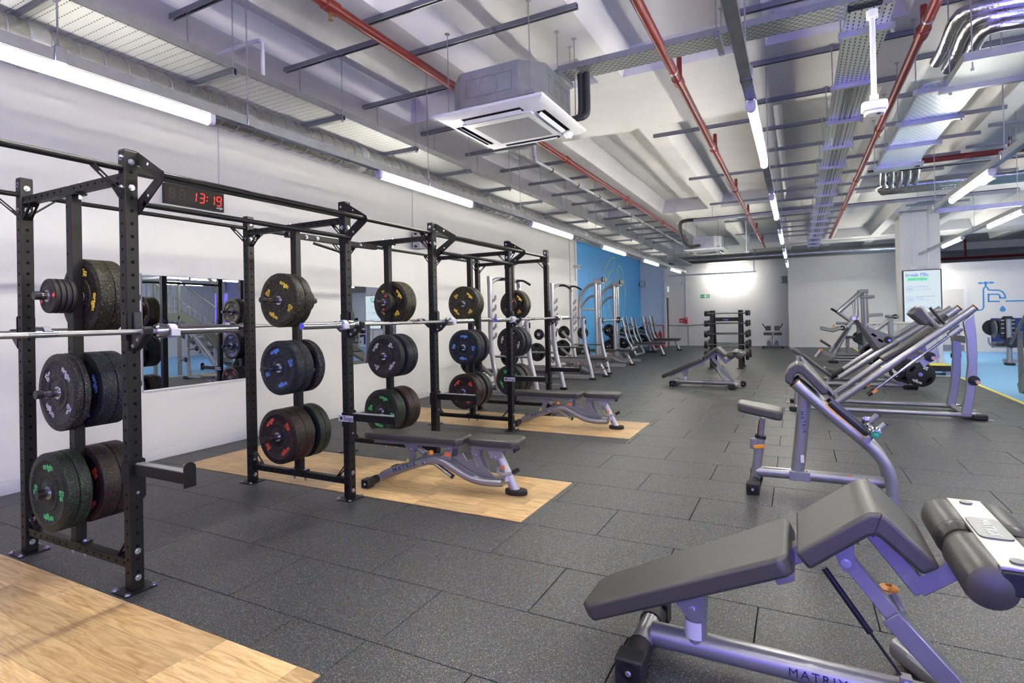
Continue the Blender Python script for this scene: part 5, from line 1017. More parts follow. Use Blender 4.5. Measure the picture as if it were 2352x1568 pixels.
part('seat_pad', MB().beam((0.42, 0, 0.30), (0.72, 0, 0.20), 0.40, 0.07), 'vinyl', t, bevel=0.02); part('stop_roller', MB().tube(path([(0.52, 0.17), (0.75, 0.31)], -0.30), 0.06, 16), 'rubber', t); part('cross_beam', MB().cyl((0.5, -YN, 0.06), (0.5, YN, 0.06), 0.03, 10), 'silver', t); part('cross_beam', MB().cyl((2.3, -YN, 1.38), (2.3, YN, 1.38), 0.03, 10), 'silver', t); part('release_lever', MB().tube(path([(1.25, 0.60), (1.42, 0.70)], -0.36), 0.014, 8), 'pale', t)
hp = MB().lathe([(0.026, 0), (0.20, 0), (0.212, 0.006), (0.215, 0.02), (0.212, 0.034), (0.20, 0.04), (0.026, 0.04)], (0, 0, 0), 'y', 40).mesh('plate_disc', K['rubber'], 45)
def grip_plate(loc, spin, label, kg='25'):
    t = thing('grip_plate', label, 'weight plate', loc, 0, 'rubber grip plates'); t.rotation_euler = (0, spin, 0); link('plate_disc', hp, t)
    link('steel_hub', MB().lathe([(0.020, -0.003), (0.034, -0.003), (0.034, 0.006), (0.020, 0.03)], (0, 0, 0), 'y', 20).mesh('steel_hub', K['chrome']), t)
    for k in range(2):
        a = PI*k-0.9; part('grip_slot', MB().prism([(0.148*math.sin(a)+0.062*math.cos(b)*math.cos(a)+0.028*math.sin(b)*math.sin(a), 0.148*math.cos(a)-0.062*math.cos(b)*math.sin(a)+0.028*math.sin(b)*math.cos(a)) for b in [2*PI*i/14 for i in range(14)]], 'y', -0.0012, 0.004), 'hole', t)
    text(kg, 0.07, 'paper', (0.075, -0.0012, 0.115), (PI/2, PI+0.45, 0), t, bold=0.003); text('origin', 0.065, 'paper', (-0.055, -0.0012, -0.125), (PI/2, PI+0.45, 0), t, bold=0.002); return t
grip_plate((1.86, 11.72, 0.29), 0.0, 'black 25 grip plate hung on the near side of the leg press'); grip_plate((1.62, 11.80, 0.36), D(40), 'black grip plate just behind the 25 plate on the leg press')
grip_plate((1.30, 12.95, 0.55), D(10), 'black grip plate low on the far side of the leg press')
# ---- plate-loaded press machines at the back
t = thing('plate_press_machine', 'silver plate-loaded press machine with tall arms before the back wall', 'machine', (1.3, 18.0, 0)); O = Vector((1.3, 18, 0))
def rel(pts, y): return [(p[0]-1.3, y-18, p[1]) for p in pts]
def tb(name, m, r, y, *pts): return part(name, MB().tube(rel(pts, y), r, 12), m, t)
for s in (-1, 1):
    y = 18+s*0.33
    tb('press_arm', 'silver', 0.05, y, (1.55, 1.90), (1.0, 1.36)); tb('press_arm', 'silver', 0.035, y, (0.98, 1.38), (1.32, 1.08)); tb('handle', 'rubber', 0.022, y, (0.84, 1.47), (1.02, 1.34)); tb('upright', 'silver', 0.045, y, (1.42, 1.80), (1.43, 1.28), (1.36, 1.15), (1.2, 0.95)); tb('upright', 'silver', 0.055, y+0.06, (1.63, 1.92), (1.66, 0.05)); tb('weight_horn', 'pale', 0.04, y, (1.56, 1.77), (1.84, 1.77)); tb('lower_arm', 'pale', 0.04, y, (1.66, 1.26), (2.02, 1.28)); tb('leg', 'silver', 0.045, y*0.5+9, (1.28, 1.0), (0.88, 0.20), (0.82, 0.06)); tb('base_rail', 'silver', 0.035, 18+s*0.5, (0.85, 0.06), (1.9, 0.06))
    tb('arm_rest', 'silver', 0.04, 18+s*0.45, (0.57, 0.92), (0.85, 0.86), (1.05, 0.93)); tb('top_knuckle', 'silver', 0.05, y, (1.50, 1.92), (1.70, 1.92))
tb('back_frame', 'silver', 0.045, 18.0, (1.30, 1.02), (0.80, 0.25)); part('back_pad', MB().beam((0.90-1.3, -0.1, 0.42), (1.26-1.3, -0.1, 0.98), 0.24, 0.07), 'vinyl', t, bevel=0.02); tb('cross_handle', 'pale', 0.035, 18.1, (0.95, 1.06), (1.9, 1.02)); part('seat_pad', MB().beam((0.54-1.3, -0.4, 0.60), (0.78-1.3, -0.4, 0.43), 0.30, 0.06), 'vinyl', t, bevel=0.018); tb('seat_post', 'pale', 0.05, 17.6, (0.42, 0.13), (0.57, 0.34)); part('seat_lever', MB().box(-0.78, -0.70, -0.48, -0.42, 0.32, 0.36), 'orange', t); part('base_beam', MB().beam((-0.72, -0.4, 0.26), (-0.42, -0.5, 0.16), 0.09, 0.09), 'silver', t); part('rubber_foot', MB().box(-0.58, -0.36, -0.72, -0.45, 0, 0.06), 'rubber', t, bevel=0.02); part('counter_wheel', MB().lathe([(0.02, -0.02), (0.07, -0.02), (0.07, 0.02), (0.02, 0.02)], (-0.22, -0.3, 0.93), 'y', 18), 'rubber', t); part('adjuster_knob', MB().ball((-0.42, -0.35, 1.0), 0.03), 'orange', t)
t = thing('plate_row_machine', 'silver plate-loaded seated machine farthest right along the back wall', 'machine', (1.4, 20.0, 0)); O = None
for s in (-1, 1): part('base_rail', MB().cyl((-0.45, s*0.35, 0.06), (0.9, s*0.35, 0.06), 0.035, 10), 'silver', t); part('upright', MB().cyl((0.3, s*0.3, 0.05), (0.25, s*0.3, 0.95), 0.04, 10), 'silver', t); part('row_arm', MB().tube([(0.25, s*0.3, 0.95), (0.7, s*0.3, 1.0), (1.1, s*0.3, 0.95)], 0.03, 10), 'pale', t); part('weight_plate_stub', MB().cyl((0.3, s*0.45, 0.55), (0.3, s*0.49, 0.55), 0.19, 20), 'rubber', t)
part('seat_pad', MB().box(-0.2, 0.15, -0.17, 0.17, 0.55, 0.62), 'vinyl', t, bevel=0.02); part('seat_post', MB().cyl((-0.05, 0, 0.0), (-0.05, 0, 0.55), 0.05, 12), 'pale', t); part('seat_lever', MB().box(-0.12, -0.04, -0.08, -0.04, 0.32, 0.36), 'orange', t)
t = thing('weight_storage_post', 'silver upright weight horn post between leg press and column', 'machine', (1.73, 14.0, 0)); part('upright', MB().cyl((0, 0, 0), (0, 0, 1.30), 0.05, 12), 'silver', t); part('diagonal_brace', MB().cyl((-0.35, 0, 0.90), (-0.02, 0, 1.2), 0.04, 12), 'silver', t); part('weight_horn', MB().cyl((-0.1, -0.1, 1.28), (0.12, -0.2, 1.26), 0.03, 12), 'chrome', t); part('horn_ring', MB().lathe([(0.02, -0.24), (0.05, -0.24), (0.05, -0.20), (0.02, -0.20)], (0.06, 0.05, 1.27), 'y', 16), 'rubber', t); part('base_foot', MB().box(-0.4, 0.2, -0.06, 0.06, 0, 0.07), 'silver', t)
t = thing('guard_rail', 'beige tubular guard rail standing before the white column', 'rail', (2.1, 15.6, 0)); part('top_rail', MB().tube(smooth_path([(-0.6, 0, 1.05), (-0.5, 0, 1.10), (0.6, 0, 1.08), (1.0, 0.2, 1.06)], 3), 0.03, 10), 'cream', t)
for x in (-0.55, 0.1, 0.7): part('rail_post', MB().cyl((x, 0, 0), (x, 0, 1.07), 0.025, 10), 'cream', t)
part('mid_rail', MB().cyl((-0.55, 0, 0.92), (0.7, 0, 0.90), 0.02, 10), 'cream', t)
t = thing('step_platform', 'low step with yellow and black edge at the foot of the column', 'step', (2.55, 14.9, 0)); part('step_body', MB().box(-0.35, 0.30, -0.25, 0.25, 0.08, 0.20), 'plastic', t); part('step_edge', MB().box(-0.36, 0.31, -0.26, 0.26, 0.20, 0.215), 'yellow', t); part('step_leg', MB().box(-0.36, -0.28, -0.2, 0.2, 0, 0.08).box(0.22, 0.30, -0.2, 0.2, 0, 0.08), 'galv', t)
# ---- barbell rack with fixed barbells
t = thing('barbell_rack', 'black A-frame rack holding fixed barbells in the middle of the floor', 'rack', (-1.66, 15.5, 0))
for s in (-1, 1):
    x = s*0.345
    for d in (-1, 1): part('rack_post', MB().beam((x, d*0.40, 0.02), (x, d*0.16, 1.48), 0.085, 0.06, up=(0, 1, 0)), 'black', t, bevel=0.005); part('foot_plate', MB().box(x-0.08, x+0.08, d*0.42-0.06, d*0.42+0.06, 0, 0.012), 'black', t)
    part('base_beam', MB().box(x-0.03, x+0.03, -0.36, 0.36, 0.05, 0.11), 'black', t)
for d in (-1, 1): part('name_beam', MB().box(-0.31, 0.31, d*0.19-0.02, d*0.19+0.02, 1.20, 1.295), 'black', t)
text('origin', 0.06, 'scrblue', (0.0, -0.212, 1.245), RY, t)
HZ = (1.405, 1.145, 0.875, 0.605, 0.335)
fb = None; nm5 = ('top', 'second', 'middle', 'fourth', 'lowest')
def fixed_bar(r, L):
    q = thing('fixed_barbell', '', 'barbell', (0, 0, 0), 0, 'fixed barbells on the rack')
    part('bar_shaft', MB().cyl((-L, 0, 0), (L, 0, 0), 0.0145, 10), 'chrome', q)
    for s in (-1, 1):
        part('bar_head', MB().prism([(r*math.cos(a*PI/6), r*math.sin(a*PI/6)) for a in range(12)], 'x', s*(L-0.012), s*(L+0.065)), 'rubber', q, bevel=0.008); part('bar_ferrule', MB().cyl((s*(L-0.10), 0, 0), (s*(L-0.012), 0, 0), 0.02, 10), 'chrome', q)
    part('knurled_grip', MB().cyl((-0.28, 0, 0), (0.05, 0, 0), 0.0152, 10), 'darkmetal', q); return q
for k, z in enumerate(HZ):
    r = 0.068+0.010*k
    for d in (-1, 1):
        q = fixed_bar(r, 0.47); q.location = (-1.64, 15.5+d*(0.16+0.24*(1.48-z)/1.46+0.075), z); q['label'] = f'fixed black-headed barbell on the {nm5[k]} tier, '+('front' if d < 0 else 'rear')+' side of the barbell rack'
        for s in (-1, 1):
            y0 = d*(0.16+0.24*(1.48-z)/1.46); h_ = part('bar_cradle', MB().box(s*0.345-0.025, s*0.345+0.025, min(y0, y0+d*0.11), max(y0, y0+d*0.11), z-0.032, z-0.0155), 'black', t)
            part('cradle_bolt', MB().cyl((s*0.345, y0+d*0.028, z-0.10), (s*0.345, y0+d*0.036, z-0.10), 0.018, 8), 'bolt', h_)
# ---- back extension bench at the back wall
t = thing('back_extension_bench', 'small grey back extension bench with black rollers against the back wall', 'bench', (-0.88, 23.85, 0))
part('base_bar', MB().cyl((-0.34, -0.2, 0.06), (0.34, -0.2, 0.06), 0.035, 10), 'darkmetal', t); part('base_beam', MB().beam((0, -0.25, 0.08), (0, 0.4, 0.08), 0.08, 0.06), 'darkmetal', t); part('column', MB().cyl((0, -0.1, 0.08), (0, 0.0, 0.62), 0.04, 12), 'silver', t); part('foot_plate', MB().prism([(-0.06, 0.1), (-0.20, 0.1), (-0.21, 0.22), (-0.17, 0.31), (-0.10, 0.31), (-0.06, 0.22)], 'y', -0.24, -0.22), 'darkmetal', t); part('foot_plate', MB().prism([(0.06, 0.1), (0.20, 0.1), (0.21, 0.22), (0.17, 0.31), (0.10, 0.31), (0.06, 0.22)], 'y', -0.24, -0.22), 'darkmetal', t)
for s in (-1, 1):
    part('thigh_pad', MB().box(s*0.16-0.10, s*0.16+0.10, -0.06, 0.10, 0.68, 0.86), 'vinyl', t, bevel=0.03, seg=3); part('ankle_roller', MB().cyl((s*0.04, -0.15, 0.56), (s*0.32, -0.15, 0.56), 0.055, 14), 'vinyl', t); part('side_handle', MB().cyl((s*0.26, 0, 0.78), (s*0.36, -0.05, 0.95), 0.018, 8), 'rubber', t); part('rubber_foot', MB().box(s*0.34-0.04, s*0.34+0.04, -0.25, -0.15, 0, 0.06), 'rubber', t)
part('adjuster_pin', MB().cyl((-0.05, -0.1, 0.35), (-0.09, -0.12, 0.36), 0.02, 8), 'orange', t)
# ---- silver half racks along the left wall
def half_rack(label, y0):
    t = thing('half_rack', label, 'rack', (-5.0, y0+0.6, 0), 0, 'silver half racks')
    for s in (-1, 1):
        y = s*0.6
        part('rear_upright', MB().tube([(0, y, 1.15), (0, y, 2.06)], 0.048, 12), 'pale', t); part('upright_cap', MB().cyl((0, y, 2.05), (0, y, 2.19), 0.050, 12), 'silver', t); part('rear_leg', MB().tube(smooth_path([(0, y, 1.18), (0.01, y, 0.85), (0.06, y, 0.5), (0.16, y, 0.03)], 3), 0.044, 12), 'pale', t)
        part('front_upright', MB().tube(smooth_path([(0.74, y, 1.36), (0.75, y, 1.0), (0.78, y, 0.70), (0.86, y, 0.35), (0.93, y, 0.02)], 3), 0.045, 12), 'pale', t); part('upright_cap', MB().cyl((0.74, y, 1.355), (0.74, y, 1.365), 0.046, 12), 'darkmetal', t)
        for k in range(5): part('rack_hook', MB().prism([(0.04, 1.02+k*0.17), (0.04, 1.07+k*0.17), (0.085, 1.10+k*0.17), (0.105, 1.155+k*0.17), (0.13, 1.155+k*0.17), (0.125, 1.085+k*0.17), (0.09, 1.05+k*0.17)], 'y', y-0.015, y+0.015), 'pale', t)
        for k in range(4): part('hook_pad', MB().box(0.775, 0.80, y-0.02, y+0.02, 1.28-0.20*k-0.05, 1.28-0.20*k+0.05), 'rubber', t, bevel=0.01)
        part('side_rail', MB().beam((0.15, y, 0.42), (0.82, y, 0.42), 0.06, 0.09), 'silver', t, bevel=0.005); part('safety_rail', MB().cyl((0.05, y*0.95, 0.72), (0.76, y*0.95, 0.72), 0.022, 10), 'chrome', t); part('floor_rail', MB().beam((-0.55, y, 0.06), (0.93, y, 0.06), 0.09, 0.08), 'pale', t, bevel=0.005)
        for z, x in ((1.02, -0.25), (0.62, -0.3)): part('storage_horn', MB().cyl((x, y, z), (x, y+s*0.22, z), 0.025, 10), 'chrome', t); part('horn_bracket', MB().cyl((x, y, z), (0, y, z-0.25), 0.035, 10), 'silver', t)
        part('grip_bar', MB().tube(smooth_path([(0.05, y*0.55, 2.13), (0.20, y*0.6, 2.14), (0.36, y*0.62, 2.05)], 3), 0.022, 10), 'rubber', t); part('rubber_foot', MB().box(0.86, 1.0, y-0.05, y+0.05, 0, 0.05), 'rubber', t, bevel=0.012); part('serial_label', MB().box(0.11, 0.13, y-0.046, y-0.044, 0.28, 0.36), 'warn', t)
    part('pull_up_arch', MB().tube(smooth_path([(0, -0.6, 2.0), (0.02, -0.52, 2.10), (0.05, -0.3, 2.15), (0.05, 0.3, 2.15), (0.02, 0.52, 2.10), (0, 0.6, 2.0)], 4), 0.036, 12), 'pale', t); part('rear_cross_tube', MB().cyl((-0.5, -0.6, 0.08), (-0.5, 0.6, 0.08), 0.04, 10), 'pale', t); return t
half_rack('nearer silver half rack standing just behind the black rack rig', 8.85); half_rack('farther silver half rack before the blue wall bay', 11.75)
spots = [(-5.25, 8.60, 1.02, 0.115), (-5.3, 8.58, 0.62, 0.21), (-5.25, 10.10, 1.02, 0.115), (-5.3, 10.12, 0.62, 0.21), (-5.25, 11.50, 1.02, 0.125), (-5.3, 11.48, 0.62, 0.21), (-5.25, 13.02, 1.02, 0.16), (-5.3, 13.04, 0.62, 0.21), (-4.92, 13.02, 0.40, 0.19), (-4.72, 9.6, 0.22, 0.21)]
def flat_plate(loc, r, label):
    t = thing('grip_plate', label, 'weight plate', loc, 0, 'rubber grip plates on the half racks')
    part('plate_disc', MB().lathe([(0.026, 0), (r-0.02, 0), (r-0.004, 0.006), (r, 0.018), (r-0.004, 0.03), (0.026, 0.034)], (0, 0, 0), 'y', 28), 'rubber', t, ang=45); part('steel_hub', MB().lathe([(0.022, -0.003), (0.036, -0.003), (0.036, 0.005), (0.022, 0.03)], (0, 0, 0), 'y', 18), 'chrome', t)
    for k in range(3): a = 2*PI*k/3; part('grip_slot', MB().prism([(0.66*r*math.sin(a)+0.26*r*math.cos(b)*math.cos(a)+0.13*r*math.sin(b)*math.sin(a), 0.66*r*math.cos(a)-0.26*r*math.cos(b)*math.sin(a)+0.13*r*math.sin(b)*math.cos(a)) for b in [2*PI*i/12 for i in range(12)]], 'y', -0.0012, 0.004), 'hole', t)
pl_n = ['upper near-side', 'lower near-side', 'upper far-side', 'lower far-side']
for k, (x, y, z, r) in enumerate(spots[:8]): flat_plate((x, y, z), r, f'black grip plate on the {pl_n[k % 4]} horn of the '+('nearer' if k < 4 else 'farther')+' silver half rack')
for k in range(2):
    q = copy_tree(bbp, (-4.86, (9.45, 12.35)[k], 1.385), 0, 'thin steel barbell racked on the '+('nearer' if k == 0 else 'farther')+' silver half rack'); q['group'] = 'barbells on the half racks'
# ---- smith machine
t = thing('smith_machine', 'tall silver smith machine with curved top arms before the blue wall bay', 'machine', (-4.95, 15.65, 0))
for s in (-1, 1):
    y = s*0.95
    for dx, dy in ((0.0, 0.0), (0.0, s*-0.20)): part('upright', MB().cyl((dx, y+dy, 0.04), (dx, y+dy, 2.34), 0.042, 12), 'pale', t)
    part('guide_rod', MB().cyl((0.10, y-s*0.1, 0.1), (0.10, y-s*0.1, 2.3), 0.016, 10), 'chrome', t)
    for k in range(11): part('catch_peg', MB().cyl((0.03, y-s*0.20, 0.35+0.16*k), (0.075, y-s*0.20, 0.35+0.16*k), 0.015, 8), 'pale', t)
    part('curved_arm', MB().tube(smooth_path([(0.0, y-s*0.1, 2.30), (-0.22, y-s*0.1, 2.26), (-0.42, y-s*0.1, 2.05), (-0.52, y-s*0.1, 1.7), (-0.55, y-s*0.1, 0.05)], 4), 0.045, 12), 'pale', t); part('brace_arm', MB().tube(smooth_path([(0.0, y-s*0.1, 1.98), (-0.25, y-s*0.1, 1.92), (-0.5, y-s*0.1, 1.65)], 3), 0.035, 10), 'pale', t)
    hd = part('pulley_head', MB().beam((-0.05, y-s*0.1, 2.38), (0.20, y-s*0.1, 2.34), 0.30, 0.12), 'pale', t, bevel=0.02); part('pulley_wheel', MB().cyl((0.19, y-s*0.2, 2.40), (0.23, y-s*0.2, 2.40), 0.075, 16), 'plastic', hd); part('pulley_wheel', MB().cyl((0.19, y, 2.40), (0.23, y, 2.40), 0.075, 16), 'plastic', hd); part('floor_rail', MB().beam((-0.6, y-s*0.1, 0.05), (0.75, y-s*0.1, 0.05), 0.09, 0.08), 'pale', t)
    for z in (0.95, 0.45): part('storage_horn', MB().cyl((-0.3, y, z), (-0.3, y+s*0.25, z), 0.025, 10), 'chrome', t)
    part('bar_catch', MB().box(0.06, 0.15, y-s*0.1-0.05, y-s*0.1+0.05, 1.18, 1.36), 'plastic', t, bevel=0.01)
part('rear_cross_tube', MB().cyl((-0.55, -0.85, 1.6), (-0.55, 0.85, 1.6), 0.035, 10), 'pale', t); part('sliding_bar', MB().cyl((0.12, -1.15, 1.27), (0.12, 1.15, 1.27), 0.02, 12), 'chrome', t)
for k, (y, z, r) in enumerate(((14.40, 0.95, 0.16), (14.38, 0.45, 0.21), (16.80, 0.95, 0.19), (16.82, 0.45, 0.21))): flat_plate((-5.25, y, z), r, f'black grip plate on the {pl_n[k]} horn of the smith machine')
# ---- olympic benches
def olympic(label, yc):
    t = thing('olympic_bench', label, 'bench', (-5.3, yc, 0), 0, 'olympic bench presses')
    for s in (-1, 1):
        y = s*0.55
        part('upright', MB().tube([(0.42, y, 0.04), (0.10, y, 0.62), (-0.05, y, 1.32)], 0.042, 12), 'silver', t); part('hook_strip', MB().tube([(0.30, y+0.13, 0.42), (0.16, y+0.13, 0.75), (0.05, y+0.13, 1.33)], 0.036, 10), 'darkmetal', t); part('side_rail', MB().beam((0.1, y, 0.62), (-0.5, y, 0.80), 0.06, 0.07), 'silver', t); part('rear_leg', MB().cyl((-0.5, y, 0.04), (-0.5, y, 0.85), 0.04, 10), 'silver', t); part('storage_horn', MB().cyl((-0.35, y, 0.75), (-0.35, y+s*0.22, 0.75), 0.024, 10), 'chrome', t); part('storage_horn', MB().cyl((-0.35, y, 0.40), (-0.35, y+s*0.22, 0.40), 0.024, 10), 'chrome', t)
    part('cross_tube', MB().cyl((0.0, -0.55, 0.9), (0.0, 0.55, 0.9), 0.04, 10), 'silver', t); part('spotter_tube', MB().tube(smooth_path([(0.05, -0.5, 1.0), (-0.05, -0.3, 1.08), (-0.05, 0.3, 1.08), (0.05, 0.5, 1.0)], 3), 0.03, 10), 'darkmetal', t)
    part('flat_pad', MB().prism(rounded(0.0, 1.28, -0.14, 0.14, 0.05), 'z', 0.40, 0.465), 'vinyl', t, bevel=0.014, seg=3); part('pad_frame', MB().beam((0.05, 0, 0.375), (1.22, 0, 0.375), 0.09, 0.05), 'silver', t); part('front_leg', MB().cyl((1.08, 0, 0.37), (1.22, 0, 0.03), 0.042, 12), 'silver', t); part('rubber_foot', MB().box(1.13, 1.32, -0.12, 0.12, 0, 0.045), 'rubber', t, bevel=0.012); part('base_tube', MB().cyl((0.4, -0.55, 0.05), (0.4, 0.55, 0.05), 0.035, 10), 'silver', t)
olympic('nearer flat bench press with leaning grey uprights before the blue wall', 19.15); olympic('farther flat bench press with leaning grey uprights before the blue wall', 21.95)
for k, yc in enumerate((19.15, 21.95)):
    q = copy_tree(bbp, (-5.22, yc, 1.02), 0, 'steel barbell racked on the '+('nearer' if k == 0 else 'farther')+' flat bench press'); q['group'] = 'barbells on the bench presses'
    for j, (dy, z, r) in enumerate(((-0.68, 0.75, 0.16), (-0.70, 0.40, 0.21), (0.66, 0.75, 0.18), (0.66, 0.40, 0.21))): flat_plate((-5.65, yc+dy, z), r, f'black grip plate on the {pl_n[j]} horn of the '+('nearer' if k == 0 else 'farther')+' flat bench press')
t = thing('seated_machine', 'dark low machine with black seat between the two flat bench presses', 'machine', (-4.9, 20.6, 0)); part('seat_pad', MB().box(-0.2, 0.2, -0.2, 0.2, 0.28, 0.35), 'vinyl', t, bevel=0.02); part('seat_post', MB().cyl((0, 0, 0), (0, 0, 0.28), 0.05, 12), 'darkmetal', t); part('base_foot', MB().box(-0.25, 0.25, -0.08, 0.08, 0, 0.06), 'rubber', t); part('foot_brace', MB().cyl((0.2, 0, 0.05), (0.45, 0.0, 0.2), 0.04, 10), 'silver', t)
# ---- leg machine on the blue floor
t = thing('leg_extension_machine', 'grey leg machine with slotted black seat back on the blue floor', 'machine', (4.55, 17.5, 0))
part('column', MB().cyl((0, 0, 0), (0, 0, 1.12), 0.055, 14), 'pale', t); part('seat_back', MB().prism([(-0.14, 0.62), (-0.17, 0.75), (-0.15, 0.95), (-0.16, 1.10), (-0.08, 1.19), (0.08, 1.19), (0.16, 1.10), (0.15, 0.95), (0.17, 0.75), (0.14, 0.62)], 'y', 0.06, 0.12), 'plastic', t, bevel=0.02)
for z in (0.78, 0.90, 1.0, 1.09):
    for s in (-1, 1): part('back_slot', MB().box(s*0.10-0.03, s*0.10+0.03, 0.054, 0.06, z-0.012, z+0.012), 'offwhite', t)
part('seat_pad', MB().box(-0.22, 0.22, 0.15, 0.55, 0.46, 0.54), 'vinyl', t, bevel=0.02); part('shield_disc', MB().cyl((-0.22, 0.3, 0.86), (-0.19, 0.3, 0.86), 0.22, 24), 'darkmetal', t); part('shield_disc', MB().lathe([(0.001, 0.55), (0.2, 0.55), (0.2, 0.58), (0.001, 0.58)], (-0.18, 0, 0.9), 'y', 24), 'plastic', t); part('foot_lever', MB().tube(smooth_path([(-0.32, 0.3, 0.66), (-0.31, 0.3, 0.52), (-0.22, 0.3, 0.44), (0, 0.2, 0.43)], 3), 0.022, 10), 'pale', t); part('base_beam', MB().beam((-0.1, 0.1, 0.10), (0.7, 0.1, 0.10), 0.1, 0.09), 'pale', t); part('rubber_foot', MB().box(-0.09, 0.09, -0.08, 0.12, 0, 0.06), 'rubber', t, bevel=0.015); part('cam_wheel', MB().cyl((0.02, -0.07, 0.55), (0.02, -0.03, 0.55), 0.13, 20), 'plastic', t)
t = thing('weight_tower', 'tall grey machine frame with weight stack behind the leg machine', 'machine', (5.3, 18.8, 0)); part('frame_post', MB().box(-0.05, 0.05, -0.05, 0.05, 0, 1.5), 'silver', t); part('frame_post', MB().box(0.45, 0.55, -0.05, 0.05, 0, 1.5), 'silver', t); part('top_beam', MB().box(-0.05, 0.55, -0.05, 0.05, 1.42, 1.52), 'silver', t); part('base_beam', MB().box(-0.1, 0.6, -0.3, 0.3, 0, 0.09), 'silver', t)
for k in range(10): part('stack_plate', MB().box(0.08, 0.42, -0.06, 0.06, 0.12+0.06*k, 0.172+0.06*k), 'plastic', t)
# ---- steel staircase at the right (its foot is seen at the picture's edge and in the mirror)
t = thing('staircase', 'grey steel staircase with tubular handrail at the right edge', 'staircase', (3.26, 12.0, 0))
N_ = 9; run = 0.27; rise = 0.185
for s, x in ((0, 0.0), (1, 1.15)):
    part('stringer', MB().beam((x, 0.05, 0.03), (x, -N_*run, N_*rise+0.03), 0.05, 0.24), 'greysteel', t); part('landing_edge', MB().box(x-0.025, x+0.025, -N_*run-1.1, -N_*run, N_*rise-0.16, N_*rise+0.08), 'greysteel', t)
    part('stringer', MB().beam((x, -N_*run-1.1, N_*rise+0.03), (x, -N_*run-1.1-7*run, N_*rise+7*rise+0.03), 0.05, 0.24), 'greysteel', t)
    part('newel_post', MB().box(x-0.03, x+0.03, -0.03, 0.03, 0, 1.02), 'greysteel', t); part('newel_post', MB().box(x-0.03, x+0.03, -N_*run-0.03, -N_*run+0.03, N_*rise, N_*rise+1.0), 'greysteel', t); part('newel_post', MB().box(x-0.03, x+0.03, -N_*run-1.1, -N_*run-1.04, 0, N_*rise+1.0), 'greysteel', t); part('support_leg', MB().box(x-0.04, x+0.04, -N_*run-0.04, -N_*run+0.04, 0, N_*rise-0.1), 'greysteel', t)
    hr = part('handrail', MB().tube([(x-0.1, 0.12, 0.80), (x-0.06, 0.05, 0.93), (x-0.06, -N_*run, N_*rise+0.95), (x-0.06, -N_*run-1.1, N_*rise+0.95), (x-0.06, -N_*run-1.1-7*run, N_*rise+7*rise+0.95)], 0.022, 10), 'brass' if False else 'chrome', t)
    part('lower_rail', MB().tube([(x, 0, 0.22), (x, -N_*run, N_*rise+0.20), (x, -N_*run-1.1, N_*rise+0.20)], 0.012, 8), 'greysteel', t)
    for k in range(16):
        y = -(k+0.5)*N_*run/16; z = -y/run*rise; part('baluster', MB().cyl((x, y, z+0.2), (x, y, z+0.93), 0.008, 6), 'greysteel', t)
    for k in range(7): y = -N_*run-(k+0.5)*1.1/7; part('baluster', MB().cyl((x, y, N_*rise+0.1), (x, y, N_*rise+0.93), 0.008, 6), 'greysteel', t)
for k in range(N_): part('tread', MB().box(0.02, 1.13, -(k+1)*run, -k*run+0.02, (k+1)*rise-0.03, (k+1)*rise), 'greysteel', t)
part('landing', MB().box(0.0, 1.15, -N_*run-1.1, -N_*run, N_*rise-0.03, N_*rise), 'greysteel', t)
for k in range(7): part('tread', MB().box(0.02, 1.13, -N_*run-1.1-(k+1)*run, -N_*run-1.1-k*run, N_*rise+(k+1)*rise-0.03, N_*rise+(k+1)*rise), 'greysteel', t)
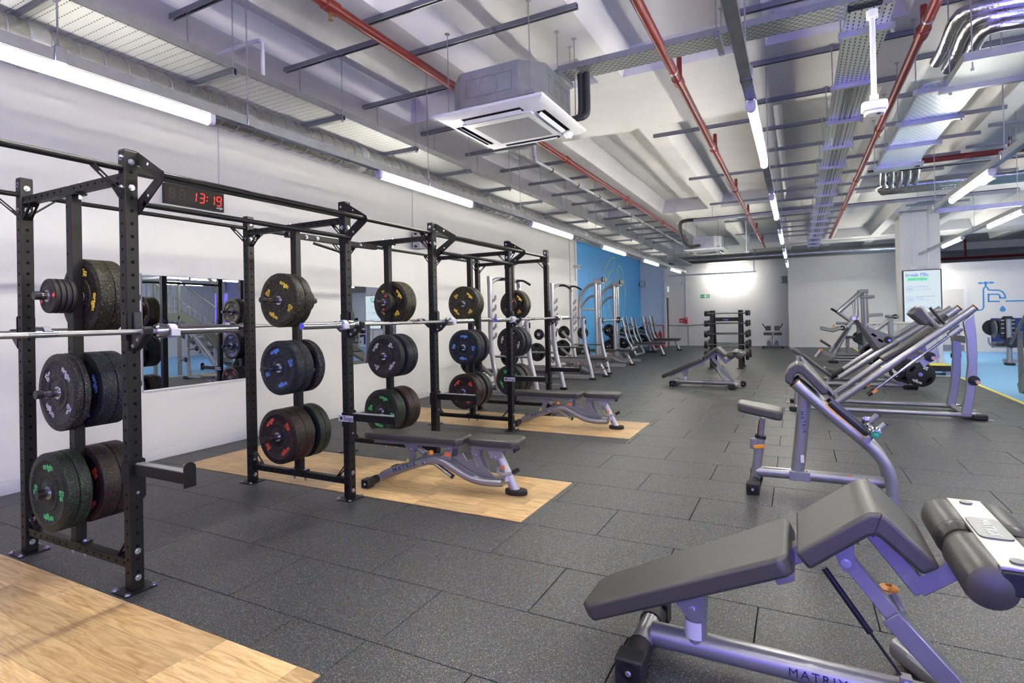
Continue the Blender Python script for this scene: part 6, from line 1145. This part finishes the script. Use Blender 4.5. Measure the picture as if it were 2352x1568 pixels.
t = thing('partition_wall', 'blue painted partition beyond the staircase, seen in the mirror', 'partition', (8.5, 16.0, 0)); part('partition_panel', MB().box(0, 0.1, -1.2, 4.5, 0, 3.4), 'navy', t); part('partition_cap', MB().box(-0.01, 0.11, -1.21, 4.51, 3.4, 3.45), 'skirt', t)
# ---- blue-violet LED bars (a pair in the mirror, then added stand-ins for the violet glow)
K['violetbar'] = mat('violet_led_bar', (0.1, 0.1, 0.3), 0.4, emit=(0.13, 0.06, 1.0), es=1.3)
def led_bar(loc, label, h=2.6, w=0.10):
    t = thing('led_bar', label, 'lamp', loc, 0, 'violet light bars'); part('light_strip', MB().box(-w/2, w/2, -0.03, 0.03, 0.15, h), 'violetbar', t); part('mounting_profile', MB().box(-w/2-0.01, w/2+0.01, -0.06, -0.031, 0.1, h+0.05) if loc[1] < 0 else MB().box(-w/2-0.01, w/2+0.01, 0.031, 0.06, 0.1, h+0.05), 'galvdark', t)
led_bar((8.3, 14.6, 0), 'glowing violet light bar beside the blue partition'); led_bar((8.3, 14.2, 0), 'second glowing violet light bar beside the blue partition')
K['violet_fill'] = mat('violet_fill_glow', (0.1, 0.1, 0.3), 0.4, emit=(0.17, 0.12, 1.0), es=21.0)  # lamps added close by to strengthen the violet on near faces
for k in range(3):
    t = thing('added_violet_lamp', f'added violet light behind the camera, stand-in for the glow, {ORD[k]} of three', 'lamp', (0.5+0.8*k, -0.9, 0), 0, 'added violet lamps'); part('light_strip', MB().box(-0.06, 0.06, -0.03, 0.03, 0.12, 1.5), 'violet_fill', t); part('lamp_base', MB().box(-0.12, 0.12, -0.12, 0.12, 0, 0.12), 'plastic', t)
K['violetpanel'] = mat('violet_fill_panel', (0.05, 0.05, 0.2), 0.4, emit=(0.17, 0.12, 1.0), es=PURPLE)  # glowing panels added so that metals reflect a broad violet glow
for k in range(7):
    t = thing('added_violet_panel', f'added violet glow panel on the rear wall behind the camera, {ORD[k]} of seven', 'light panel', (-1.6+1.75*k, -7.0, 0.15), 0, 'added violet glow panels')
    part('panel_face', MB().box(-0.8, 0.8, 0.03, 0.06, 0, 3.2), 'violetpanel', t); part('panel_frame', MB().box(-0.82, 0.82, 0.0, 0.03, -0.02, 3.22), 'galvdark', t)
